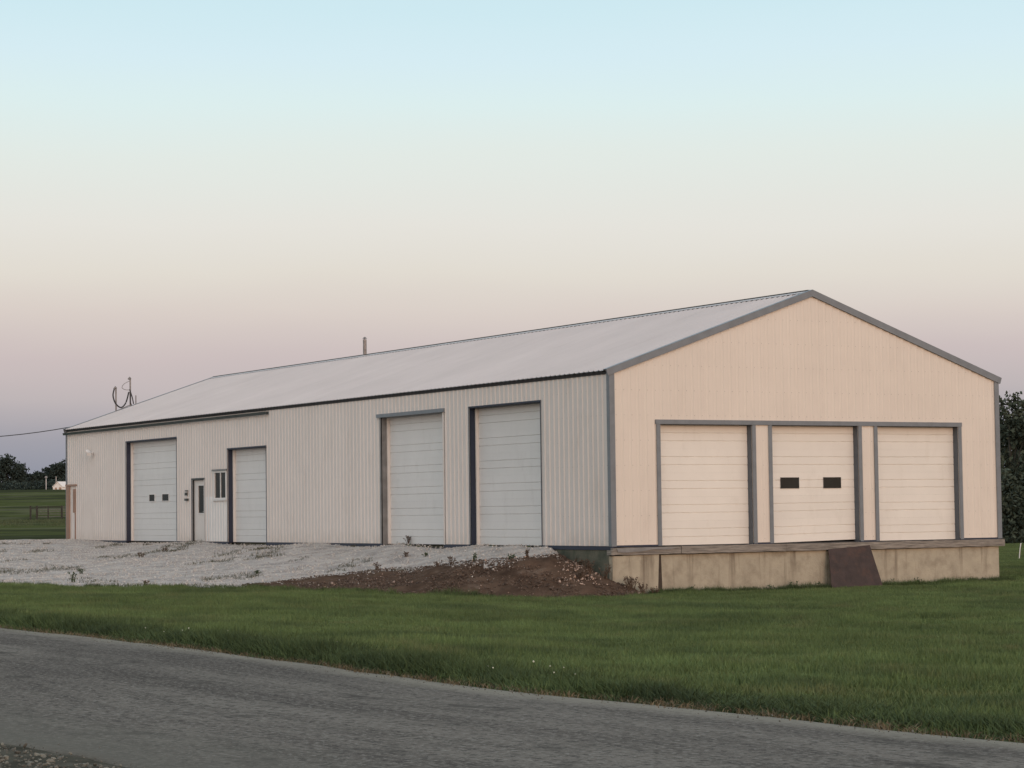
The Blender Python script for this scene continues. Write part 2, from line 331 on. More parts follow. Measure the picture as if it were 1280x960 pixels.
ed2 = n.new('ShaderNodeMath'); ed2.operation = 'MULTIPLY_ADD'; ed2.inputs[1].default_value = 1.6; l.new(nz(1.0, (.25, .8, 1)), ed2.inputs[0]); l.new(sx.outputs['Y'], ed2.inputs[2])
c1 = mixc(ed2.outputs[0], 4.9, 6.2, c1, (.15, .143, .122), .75)
l.new(c1, b.inputs['Base Color'])
bp = n.new('ShaderNodeBump'); bp.inputs['Strength'].default_value = .8; bp.inputs['Distance'].default_value = .012; l.new(nz(45, (1, 1, 1), 3), bp.inputs['Height']); l.new(bp.outputs[0], b.inputs['Normal'])
M['asphalt'] = a

# ------------------------------------------------------------------ ground, road, yard, bank
def grid_mesh(name, sv, dv, zf, keep=None):
    S, D = np.meshgrid(sv, dv); x, y = W(S, D); z = zf(S, D)
    V = np.stack([x, y, z], -1).reshape(-1, 3); ns = len(sv)
    i = np.arange(len(dv) - 1)[:, None] * ns + np.arange(ns - 1)[None]
    Fq = np.stack([i, i + 1, i + ns + 1, i + ns], -1).reshape(-1, 4)
    if keep is not None:
        Sc = (S[:-1, :-1] + S[1:, 1:]) / 2; Dc = (D[:-1, :-1] + D[1:, 1:]) / 2
        Fq = Fq[keep(Sc, Dc).ravel()]
        used = np.unique(Fq); mp_ = np.zeros(len(V), int); mp_[used] = np.arange(len(used)); V = V[used]; Fq = mp_[Fq]
    return mesh_np(name, V, Fq, True)
def grow(a, b, step, k): 
    out = [a]
    while out[-1] < b: out.append(out[-1] + step); step *= k
    return out
sv = np.array([-q for q in grow(20.3, 900, .5, 1.12)][::-1] + list(np.arange(-20, 20.1, .3)) + grow(20.3, 900, .5, 1.12))
dv = np.array([-q for q in grow(10, 300, 4, 1.3)][::-1] + list(np.arange(-6, 12, 2)) + list(np.arange(12, 70, .25)) + grow(70.3, 1800, .6, 1.03))
def ground_z(s, d):
    z = T(s, d); g = np.maximum(gravel_in(s, d), dirt_in(s, d)); rd = road_dist(s, d)
    z = z - .10 * np.clip(g / .5, 0, 1) * (d > 50) - .05 * np.clip(-rd / .3 - .3, 0, 1) * (rd > -RW - 2)
    x, y = W(s, d); ins = (x > .3) & (x < 11.9) & (y > .3) & (y < 39)
    return np.where(ins, z - .3, z)
ground = link('ground', grid_mesh('ground', sv, dv, ground_z), M['ground']); ground['kind'] = 'structure'

# road strip
across = np.array([0, .12, .3, .6, 1, 1.6, 2.2, 2.8, 3.4, 4, 4.6, 5.0, 5.3, 5.48, 5.6])
nA = len(across); V = []; UV = []
for i, (q, nn, tt) in enumerate(zip(RQ, RN, RT)):
    e0 = (vnoise(tt * 1.3, 0, 4, 1) - .5) * .42 + (vnoise(tt * 5, 3, 3, 2) - .5) * .12; e1 = (vnoise(tt * 1.1, 7, 4, 1) - .5) * .5
    for a_ in across:
        o = a_ + (e0 if a_ == 0 else 0) * 1 + (e1 if a_ == across[-1] else 0)
        p = q + nn * o; V.append((p[0], p[1], a_, tt))
V = np.array(V); x, y = W(V[:, 0], V[:, 1])
z = np.asarray(T(V[:, 0], V[:, 1])) + .03 + .04 * (1 - ((V[:, 2] - RW / 2) / (RW / 2)) ** 2) + (vnoise(V[:, 0] * .8, V[:, 1] * .8, 2, 8) - .5) * .015
z = z - np.where((V[:, 2] == 0) | (V[:, 2] == across[-1]), .05, 0)
i = np.arange(len(RQ) - 1)[:, None] * nA + np.arange(nA - 1)[None]
Fq = np.stack([i, i + 1, i + nA + 1, i + nA], -1).reshape(-1, 4)
me = mesh_np('road', np.stack([x, y, z], 1), Fq, True)
ul = me.uv_layers.new(name='UVMap'); li = np.empty(len(me.loops), np.int32); me.loops.foreach_get('vertex_index', li)
ul.data.foreach_set('uv', np.stack([V[li, 3], V[li, 2]], 1).astype(np.float32).ravel())
if me.polygons[len(me.polygons)//2].normal.z < 0: me.flip_normals()
road = link('road', me, M['asphalt']); road['kind'] = 'structure'
# soil and gravel shoulder on the near side
V = []; 
for q, nn, tt in zip(RQ, RN, RT):
    for k, a_ in enumerate((5.2, 5.75, 6.2, 6.9, 7.8)):
        o = a_ + (vnoise(tt * 1.5, 3 + k, 4, 6) - .5) * (.5 if k else 0); p = q + nn * o
        V.append((p[0], p[1], -.02 + (.045 if 0 < k < 4 else 0) + (vnoise(tt * 2, k * 5, 3, 4) - .5) * .05 * (k > 0)))
V = np.array(V); x, y = W(V[:, 0], V[:, 1]); i = np.arange(len(RQ) - 1)[:, None] * 5 + np.arange(4)[None]
me = mesh_np('road_shoulder', np.stack([x, y, np.asarray(T(V[:, 0], V[:, 1])) + V[:, 2] + .02], 1), np.stack([i, i + 1, i + 6, i + 5], -1).reshape(-1, 4), True)
if me.polygons[len(me.polygons)//2].normal.z < 0: me.flip_normals()
sh = link('road_shoulder', me, M['shoulder']); sh['kind'] = 'structure'

gv = link('gravel_yard', grid_mesh('gravel_yard', np.arange(-30, 3, .14), np.arange(55, 95, .16), lambda s, d: T(s, d) + .015 + (vnoise(s * 2.2, d * 2.2, 3, 7) - .5) * .045 - .05 * (gravel_in(s, d) < .12), lambda s, d: gravel_in(s, d) > 0), M['gravel']); gv['kind'] = 'structure'
db = link('dirt_bank', grid_mesh('dirt_bank', np.arange(-7, 5, .07), np.arange(53.5, 62.5, .08), lambda s, d: T(s, d) + .0 + (vnoise(s * 1.6, d * 1.6, 4, 11) - .42) * .22 * np.clip(dirt_in(s, d) / .7, 0, 1) + (vnoise(s * 7, d * 7, 2, 12) - .5) * .05, lambda s, d: dirt_in(s, d) > 0), M['dirt']); db['kind'] = 'structure'

# ------------------------------------------------------------------ scattering (geometry-node instances on a point cloud mesh)
LIB = bpy.data.collections.new('library')
def scatter(name, src_me, pts, rots, scl, label=None, cat=None):
    src = bpy.data.objects.new(src_me.name, src_me)
    me = bpy.data.meshes.new(name); me.vertices.add(len(pts)); me.vertices.foreach_set('co', np.asarray(pts, np.float32).ravel())
    at = me.attributes.new('rot', 'FLOAT_VECTOR', 'POINT'); at.data.foreach_set('vector', np.asarray(rots, np.float32).ravel())
    at = me.attributes.new('scl', 'FLOAT_VECTOR', 'POINT'); at.data.foreach_set('vector', np.asarray(scl, np.float32).ravel())
    o = bpy.data.objects.new(name, me); COL.objects.link(o); tag(o, label, cat, kind='stuff')
    ng = bpy.data.node_groups.new(name, 'GeometryNodeTree')
    ng.interface.new_socket('Geometry', in_out='INPUT', socket_type='NodeSocketGeometry'); ng.interface.new_socket('Geometry', in_out='OUTPUT', socket_type='NodeSocketGeometry')
    gi = ng.nodes.new('NodeGroupInput'); go = ng.nodes.new('NodeGroupOutput'); ip = ng.nodes.new('GeometryNodeInstanceOnPoints')
    oi = ng.nodes.new('GeometryNodeObjectInfo'); oi.inputs['Object'].default_value = src; oi.inputs['As Instance'].default_value = True
    ra = ng.nodes.new('GeometryNodeInputNamedAttribute'); ra.data_type = 'FLOAT_VECTOR'; ra.inputs['Name'].default_value = 'rot'
    sa = ng.nodes.new('GeometryNodeInputNamedAttribute'); sa.data_type = 'FLOAT_VECTOR'; sa.inputs['Name'].default_value = 'scl'
    e2 = ng.nodes.new('FunctionNodeEulerToRotation')
    L = ng.links.new; L(gi.outputs[0], ip.inputs['Points']); L(oi.outputs['Geometry'], ip.inputs['Instance']); L(ra.outputs[0], e2.inputs[0]); L(e2.outputs[0], ip.inputs['Rotation']); L(sa.outputs[0], ip.inputs['Scale'])
    L(ip.outputs[0], go.inputs[0])
    md = o.modifiers.new('scatter', 'NODES'); md.node_group = ng
    return o
def clump(name, mat_, n=28, rad=.12, h=.10, wd=.007, lean=.5, seed=1):
    r = np.random.default_rng(seed); V = []; Fq = []
    for i in range(n):
        a, q = r.random() * 6.283, rad * math.sqrt(r.random()); x, y = q * math.cos(a), q * math.sin(a)
        th = r.random() * 6.283; dx, dy = math.cos(th) * wd / 2, math.sin(th) * wd / 2
        hh = h * (.55 + .6 * r.random()); la = r.random() * 6.283; ll = lean * hh * r.random(); lx, ly = ll * math.cos(la), ll * math.sin(la)
        k = len(V)
        V += [(x - dx, y - dy, -.02), (x + dx, y + dy, -.02), (x + dx * .8 + lx * .35, y + dy * .8 + ly * .35, hh * .6), (x - dx * .8 + lx * .35, y - dy * .8 + ly * .35, hh * .6), (x + lx + dx * .15, y + ly + dy * .15, hh), (x + lx - dx * .15, y + ly - dy * .15, hh)]
        Fq += [(k, k + 1, k + 2, k + 3), (k + 3, k + 2, k + 4, k + 5)]
    me = mesh_np(name, V, Fq); me.materials.append(mat_); return me
def stone(name, mat_, seed=1, n=1):
    bm = bmesh.new(); bmesh.ops.create_icosphere(bm, subdivisions=1, radius=.5); r = random.Random(seed)
    for v in bm.verts: v.co = Vector((v.co.x * 1.0, v.co.y * .75, v.co.z * .55)) * r.uniform(.75, 1.2)
    me = bpy.data.meshes.new(name); bm.to_mesh(me); bm.free(); me.materials.append(mat_); return me
def rnd_sd(n, d0, d1, pxa=-70, pxb=1350, power=1.0):
    d = np.sqrt(RNG.random(n) * (d1 ** 2 - d0 ** 2) + d0 ** 2); px = RNG.uniform(pxa, pxb, n); return (px - 640) / 2932.8 * d, d
def place(s, d, dz=0):
    x, y = W(s, d); return np.stack([x, y, T(s, d) + dz], 1)
def rz(n, tilt=.12): return np.stack([RNG.uniform(-tilt, tilt, n), RNG.uniform(-tilt, tilt, n), RNG.uniform(0, 6.283, n)], 1)

s, d = rnd_sd(42000, 15, 64)
rdist = road_dist(s, d); gi_ = np.maximum(gravel_in(s, d), dirt_in(s, d)); x, y = W(s, d)
ok = (rdist > .12) & (gi_ < -.02) & ~((x > -.1) & (x < 12.3) & (y > -.12)) & ~((x > 6.3) & (x < 8) & (y > -.34))
s, d, rdist = s[ok], d[ok], rdist[ok]; P = place(s, d); k = len(s)
hs = .35 + 1.7 * vnoise(s * .7, d * .7, 4, 20); sc = np.stack([np.ones(k), np.ones(k), hs], 1)
near = RNG.random(k) < .5
scatter('lawn_grass', clump('grass_clump', M['grass'], 34, .15, .085, .009, .7, 1), P[near], rz(k)[near], sc[near], 'mown green lawn grass between the road and the building', 'grass')
scatter('lawn_grass', clump('grass_clump', M['grass'], 30, .16, .095, .010, 1.0, 2), P[~near], rz(k)[~near], sc[~near], 'mown green lawn grass between the road and the building', 'grass')
# right-hand side beyond the dock
s, d = rnd_sd(9000, 64, 118, 1235, 1310); x, y = W(s, d); P = place(s, d)[(x > 12.4)]; k = len(P)
scatter('back_lawn_grass', clump('grass_clump', M['grass'], 34, .25, .14, .016, .7, 3), P, rz(k), np.ones((k, 3)), 'green grass past the right end of the building', 'grass')
# unmown fringe along the road edge
kk = RNG.integers(0, len(RQ) - 1, 26000); off = np.abs(RNG.normal(0, .38, len(kk))) ** 1.0 - .10 + .30 * vnoise(RT[kk] * 1.2, 0 * kk, 3, 14)
q = RQ[kk] + (RQ[kk + 1] - RQ[kk]) * RNG.random(len(kk))[:, None] - RN[kk] * off[:, None]; s, d = q[:, 0], q[:, 1]; px = pxof(s, d)
ok = (px > -80) & (px < 1360) & (d > 12) & (d < 45); s, d, off = s[ok], d[ok], off[ok]; P = place(s, d); k = len(P)
hh = (.45 + 1.0 * vnoise(s * .9, d * .9, 3, 31)) * np.clip(off / .2, .35, 1)
hh = hh * np.interp(pxof(s, d), [0, 500, 800, 1000, 1300], [1.1, 1.1, .8, .6, .8])
scatter('verge_grass', clump('fringe_clump', M['fringe'], 26, .13, .2, .009, .8, 5), P, rz(k, .25), np.stack([np.ones(k), np.ones(k), hh], 1), 'taller dark grass fringe along the far edge of the road', 'grass')
# straw-coloured bits in the road edge
kk = RNG.integers(0, len(RQ) - 1, 5000); q = RQ[kk] - RN[kk] * RNG.normal(.05, .10, len(kk))[:, None]; px = pxof(q[:, 0], q[:, 1]); q = q[(px > -50) & (px < 1330) & (q[:, 1] > 12) & (q[:, 1] < 45)]
k = len(q); scatter('dry_stems', clump('straw_clump', M['straw'], 10, .14, .05, .008, 2.5, 6), place(q[:, 0], q[:, 1], .02), rz(k), np.ones((k, 3)), 'dry straw coloured stems lying along the road edge', 'grass')
# grass creeping over the edges of the yard, bank and foundation
s, d = rnd_sd(60000, 54, 66, -60, 1330); g1 = gravel_in(s, d); g2 = dirt_in(s, d); g = np.maximum(g1, g2); x, y = W(s, d)
fnd = (y > -.38) & (y < -.14) & (x > .9) & (x < 12.4) & ~((x > 6.3) & (x < 8))
ok = (((g > -.2) & (g < .22) & (x < -1.2) & (RNG.random(len(s)) < .33)) & (d < 63) & (px_ok := (pxof(s, d) < 815))) | fnd
s, d = s[ok], d[ok]; k = len(s); hh = .4 + .9 * vnoise(s * 2, d * 2, 2, 41) + .35 * (d > 56.5) * (s > 3.2)
scatter('edge_grass', clump('edge_clump', M['fringe'], 22, .11, .17, .009, .8, 8), place(s, d), rz(k, .25), np.stack([np.ones(k), np.ones(k), hh], 1), 'rough grass along the foundation and the edge of the dirt', 'grass')
# dry brown weeds over the yard
s, d = rnd_sd(9000, 57, 86, -40, 700); g = gravel_in(s, d); m_ = vnoise(s * .7, d * .35, 4, 50); ok = (g > .05) & (m_ > .71 - .12 * np.exp(-g)); s, d = s[ok], d[ok]; k = len(s)
scatter('yard_weeds', clump('yard_weed_clump', M['yweed'], 14, .13, .06, .010, 1.6, 9), place(s, d, .01), rz(k, .3), np.full((k, 3), 1.0), 'sparse low weeds growing through the white gravel yard', 'weeds')
# stones
def stones(name, me, s, d, lo, hi, dz, label, cat='stones'):
    k = len(s); sz = lo * (hi / lo) ** (RNG.random(k) ** 2.2); x, y = W(s, d)
    return scatter(name, me, np.stack([x, y, T(s, d) + dz], 1), RNG.uniform(0, 6.28, (k, 3)) * np.array([.15, .15, 1]), sz[:, None] * np.ones(3), label, cat)
s, d = rnd_sd(42000, 56, 90, -40, 705); gi2 = gravel_in(s, d); ok = (gi2 > -.15) | ((dirt_in(s, d) > 0) & (RNG.random(len(s)) < .8 * np.exp(gi2 / .6))); stones('gravel_stones', stone('gravel_stone', M['stone'], 2), s[ok], d[ok], .025, .075, .02, 'loose pale limestone gravel lying over the yard', 'gravel')
s, d = rnd_sd(40000, 54, 62, 300, 825); ok = dirt_in(s, d) > .05; stones('dirt_clods', stone('dirt_clod', M['clod'], 3), s[ok], d[ok], .02, .085, .02, 'brown clods of soil on the dirt bank', 'soil')
s, d = rnd_sd(2600, 54.5, 59, 690, 770); m_ = (dirt_in(s, d) > .1) & (RNG.random(len(s)) < np.exp(-((pxof(s, d) - 722) / 24) ** 2) * .3) & (T(s, d) < -.42) & (T(s, d) > -.95)
s2, d2 = rnd_sd(500, 54.5, 60, 380, 800); m2 = (dirt_in(s2, d2) > .1) & (RNG.random(500) < .16)
stones('rubble_stones', stone('rubble_stone', M['pinkstone'], 4), np.r_[s[m_], s2[m2]], np.r_[d[m_], d2[m2]], .035, .10, .06, 'pale broken stones spilling over the end of the dirt bank')
s, d = rnd_sd(60000, 12, 45, -40, 1330); rd = road_dist(s, d); ok = ((rd > -.5) & (rd < .15) & (RNG.random(len(s)) < .5)) | ((rd < -.5) & (rd > -RW) & (RNG.random(len(s)) < .004 + .05 * np.clip((-rd - 4.6), 0, 1)))
stones('road_grit', stone('grit_stone', M['shclod'], 5), s[ok], d[ok], .008, .025, .04, 'loose pale grit along the road edge', 'gravel')
s, d = rnd_sd(9000, 11, 20, -60, 330); rd = road_dist(s, d); ok = (rd < -RW + .1) & (rd > -RW - 3) & (RNG.random(len(s)) < .12)
stones('shoulder_stones', stone('shoulder_stone', M['shclod'], 8), s[ok], d[ok], .012, .045, .05, 'loose stones on the dark near shoulder of the road', 'gravel')
stones('shoulder_clods', stone('shoulder_clod', M['shclod'], 7), *[v[(road_dist(*sd2) < -RW - .05) & (road_dist(*sd2) > -RW - 3)] for sd2 in [rnd_sd(6000, 11, 20, -60, 330)] for v in sd2], .015, .08, .05, 'dark soil crumbs on the near shoulder of the road', 'soil')
# clover heads in the verge
bmf = bmesh.new(); bmesh.ops.create_icosphere(bmf, subdivisions=1, radius=.5); mf = bpy.data.meshes.new('clover_head'); bmf.to_mesh(mf); bmf.free(); mf.materials.append(M['flower'])
kk = RNG.integers(0, len(RQ) - 1, 1500); q = RQ[kk] - RN[kk] * np.abs(RNG.normal(.5, .45, len(kk)))[:, None]; px = pxof(q[:, 0], q[:, 1]); ok = (px > 60) & (px < 760) & (vnoise(q[:, 0] * 1.5, q[:, 1] * 1.5, 2, 61) > .55); q = q[ok][:26]; k = len(q)
scatter('clover_flowers', mf, place(q[:, 0], q[:, 1], .17), rz(k), np.full((k, 3), .017) * RNG.uniform(.7, 1.4, (k, 1)), 'scattered white flower heads in the verge grass', 'flowers')

# ------------------------------------------------------------------ the building
BW, BL, H, RISE = 12.22, 39.19, 4.27, 2.1
B = tag(empty('metal_building', (0, 0, 0)), 'long white ribbed steel warehouse with pitched roof and raised loading dock', 'building')
sidemap = lambda u, z, n_: (-n_, u, z)
gabmap = lambda u, z, n_: (u, -n_, z)
def rib_profile(u0, u1):
    P_ = []
    k0 = math.floor(u0 / .2286) - 1
    for k in range(k0, k0 + 8):
        c = k * .2286 + .1143
        for du, h_ in ((-.036, 0), (-.014, .023), (.014, .023), (.036, 0), (.110, 0), (.114, .002), (.118, 0)):
            u = c + du
            if u0 + 1e-4 < u < u1 - 1e-4: P_.append((u, h_))
    return P_
PU = None
def panel(name, u0, u1, zlo, zhi, opens, fmap, off, mat_, parent, flat=False):
    prof = [] if flat else rib_profile(u0, u1)
    allp = {round(u, 5): h * (.42 if fmap is gabmap else 1) for u, h in prof}
    us = sorted(set([round(u0, 5), round(u1, 5)] + list(allp) + [round(e, 5) for o in opens for e in o[:2] if u0 < e < u1] + ([round(BW / 2, 5)] if fmap is gabmap and u0 < BW / 2 < u1 else [])))
    ku = [round(u0, 5)] + sorted(allp) + [round(u1, 5)]; kh = [0] + [allp[k] for k in sorted(allp)] + [0]
    V = []; Fc = []
    for a_, b_ in zip(us[:-1], us[1:]):
        mid = (a_ + b_) / 2; iv = [(zlo, None)]
        for o in opens:
            if o[0] < mid < o[1]:
                ni = []
                for lo, hi in iv:
                    if o[2] <= lo + 1e-4: ni.append((o[3], hi))
                    else: ni += [(lo, o[2]), (o[3], hi)]
                iv = ni
        for lo, hi in iv:
            za, zb = (zhi(a_), zhi(b_)) if hi is None else (hi, hi)
            ha = np.interp(a_, ku, kh) + off; hb = np.interp(b_, ku, kh) + off
            k = len(V); V += [fmap(a_, lo, ha), fmap(b_, lo, hb), fmap(b_, zb, hb), fmap(a_, za, ha)]; Fc.append((k, k + 1, k + 2, k + 3))
    me = bpy.data.meshes.new(name); me.from_pydata(V, [], Fc)
    bm = bmesh.new(); bm.from_mesh(me); bmesh.ops.remove_doubles(bm, verts=bm.verts, dist=1e-4); bm.to_mesh(me); bm.free()
    return link(name, me, mat_, parent)

S_OPEN = [(27.86, 32.72, -.02, 3.55), (25.40, 26.46, -.02, 2.08), (23.50, 24.55, 1.40, 2.33), (20.31, 23.39, -.02, 3.02), (8.49, 12.22, -.02, 3.60), (3.27, 7.0, -.02, 3.64)]
G_OPEN = [(1.42, 4.16, -.02, 2.96), (4.77, 7.50, -.02, 2.96), (8.12, 10.82, -.02, 2.96)]
gz = lambda u: H + RISE * (1 - abs(u - BW / 2) / (BW / 2)) - .02
def wall(fmap, L, opens, zhi, mat_, zlo=-.02):
    w_ = panel('wall', .06, L - .06, zlo, lambda u: zhi(u) - .05, opens, fmap, -.05, M['dark'], B, flat=True)
    u = 0; k = 0
    while u < L - .01:
        u1 = min(L, u + .9144); panel('siding_panel', u, u1, zlo + .03, zhi, opens, fmap, 0.0015 * (k % 2), mat_, w_); u = u1; k += 1
    return w_
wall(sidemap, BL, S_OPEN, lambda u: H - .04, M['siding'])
wall(gabmap, BW, G_OPEN, gz, M['siding_lit'])
wall(lambda u, z, n_: (BW + n_, u, z), BL, [], lambda u: H - .04, M['siding'])
# far gable
w_ = panel('wall', .06, BW - .06, -.02, lambda u: gz(u) - .05, [], lambda u, z, n_: (u, BL + n_, z), -.05, M['dark'], B, flat=True)
u = 0
while u < BW - .01:
    u1 = min(BW, u + .9144); panel('siding_panel', u, u1, .01, lambda q: min(gz(u) if abs(q - u) < 1e-3 else 99, gz(q)), [], lambda a_, z, n_: (a_, BL + n_, z), 0, M['siding'], w_); u = u1

def in_open(u, z, ops): return any(o[0] - .05 < u < o[1] + .05 and o[2] - .05 < z < o[3] + .08 for o in ops)
for fmap, L_, ops, top in ((sidemap, BL, S_OPEN, lambda u: H - .1), (gabmap, BW, G_OPEN, gz)):
    sc_ = MB(); z_ = .12
    while z_ < 6.2:
        u = .17
        while u < L_ - .12:
            if z_ < top(u) - .15 and not in_open(u, z_, ops):
                k = len(sc_.v); r_ = .009
                sc_.v += [fmap(u - r_, z_, .002), fmap(u, z_ - r_, .002), fmap(u + r_, z_, .002), fmap(u, z_ + r_, .002), fmap(u, z_, .008)]
                sc_.f += [(k, k + 1, k + 4), (k + 1, k + 2, k + 4), (k + 2, k + 3, k + 4), (k + 3, k, k + 4)]
            u += .2286
        z_ += .61
    tag(sc_.build('siding_screws', M['galv'], B), kind='stuff')

# roof: deck under ribbed sheets, one sheet mesh shared along the slope
SL = math.hypot(BW / 2, RISE); ca, sa = (BW / 2) / SL, RISE / SL
def slope_pt(side, y, v, n_):   # v measured up the slope from the eave, n outward
    x = v * ca - n_ * sa; z = H + v * sa + n_ * ca
    return (x if side < 0 else BW - x, y, z)
mb = MB()
for sd in (-1, 1):
    mb.prism([(-.06, -.10), (SL - .02, -.10), (SL - .02, -.035), (-.06, -.035)], .02, BL - .02, lambda v, n_, t: slope_pt(sd, t, v, n_))
RF = mb.build('roof', M['dark'], B)
def roof_panel_mesh(sd, w_):
    V = []; Fc = []; pr = [(0, 0)] + rib_profile(0, w_) + [(w_, 0)]
    for u, h_ in pr: V += [slope_pt(sd, u, -.09, h_), slope_pt(sd, u, SL, h_)]
    for i in range(len(pr) - 1): Fc.append((2 * i, 2 * i + 2, 2 * i + 3, 2 * i + 1) if sd > 0 else (2 * i, 2 * i + 1, 2 * i + 3, 2 * i + 2))
    me = bpy.data.meshes.new('roof_panel'); me.from_pydata(V, [], Fc); me.materials.append(M['roof']); return me
npan = 43; pw = BL / npan
for sd in (-1, 1):
    me = roof_panel_mesh(sd, pw)
    for i in range(npan):
        link('roof_panel', me, None, RF, (0, i * pw, .002 * (i % 2)))
# ridge cap, its rib gaps show as dark notches
mb = MB(); capw = .20
for sd in (-1, 1):
    mb.prism([(SL - capw, .024), (SL + .004, .024), (SL + .004, .032), (SL - capw, .032)], -.04, BL + .02, lambda v, n_, t: slope_pt(sd, t, v, n_))
mb.build('ridge_cap', M['roof'], B)
mb = MB()
i = 0
while i * .2286 < BL - .2:
    mb.prism([(SL - capw + .003, .001), (SL - capw + .02, .001), (SL - capw + .02, .023), (SL - capw + .003, .023)], i * .2286 + .15, i * .2286 + .30, lambda v, n_, t: slope_pt(-1, t, v, n_)); i += 1
mb.build('ridge_closure', M['dark'], B)
mb = MB(); mb.box(BW / 2 - .04, BW / 2 + .04, .1, BL, H + RISE + .03, H + RISE + .048); mb.build('ridge_vent', M['gutter'], B)
# eave: dark closure under the sheet ends
MB().box(-.055, -.012, .0, BL, H - .036, H - .014).build('eave_trim', M['gutter'], B)
MB().box(BW + .012, BW + .055, .0, BL, H - .055, H - .012).build('eave_trim', M['gutter'], B)
# rake trims: folded angle, face on the gable and a lip on the roof
for y0, y1, ly0, ly1 in ((-.055, -.021, -.055, .10), (BL + .021, BL + .055, BL - .10, BL + .055)):
    for sd in (-1, 1):
        def xz(v, n_): p_ = slope_pt(-1, 0, v, n_); return p_[0], p_[2]
        def mit(n_): p_ = slope_pt(-1, 0, 0, n_); return BW / 2 - .0, p_[2] + (BW / 2 - p_[0]) * sa / ca
        mb = MB()
        for n0, n1, q0, q1 in ((-.125, .03, y0, y1), (.0305, .040, ly0, ly1)):
            P4 = [xz(-.12, n0), mit(n0), mit(n1), xz(-.12, n1)]
            mb.prism(P4 if sd < 0 else [(BW - p, q) for p, q in P4], q0, q1, lambda p, q, t: (p, t, q))
        mb.build('rake_trim', M['trim'], B)
# corner trims
mb = MB().box(-.032, .115, -.034, -.0215, -.0, H - .06).box(-.034, -.0215, -.021, .10, .0, H - .06); mb.build('corner_trim', M['trim'], B)
mb = MB().box(BW - .115, BW + .032, -.034, -.0215, -.0, H - .06).box(BW + .0215, BW + .034, -.021, .10, .0, H - .06); mb.build('corner_trim', M['trim'], B)
mb = MB().box(-.034, -.0215, BL - .06, BL + .03, .0, H - .06); mb.build('corner_trim', M['trim'], B)
# base skirt under the siding
mb = MB()
for a_, b_ in ((-.03, 3.27), (7.0, 8.49), (12.22, 20.31), (23.39, 25.40), (26.46, 27.86), (32.72, BL)): mb.box(-.028, .03, a_, b_, -.085, .004)
mb.build('base_trim', M['navy'], B)
mb = MB()
for a_, b_ in ((.03, 1.42), (4.16, 4.77), (7.50, 8.12), (10.82, BW)): mb.box(a_, b_, -.026, .03, -.02, .025)
mb.build('base_trim', M['navy'], B)
# gutter on the far half of the long wall
g = MB(); g.prism([(0, 0), (-.085, .0), (-.10, .085), (-.09, .085), (-.078, .01), (-.0, .01)], 20.1, BL + .12, lambda p, q, t: (p - .024, t, q + 4.035 + .0 * t)); g.box(-.108, -.024, 20.088, 20.1, 4.035, 4.122); g.box(-.108, -.024, BL + .12, BL + .13, 4.035, 4.122)
g.build('gutter', M['gutter'], B)

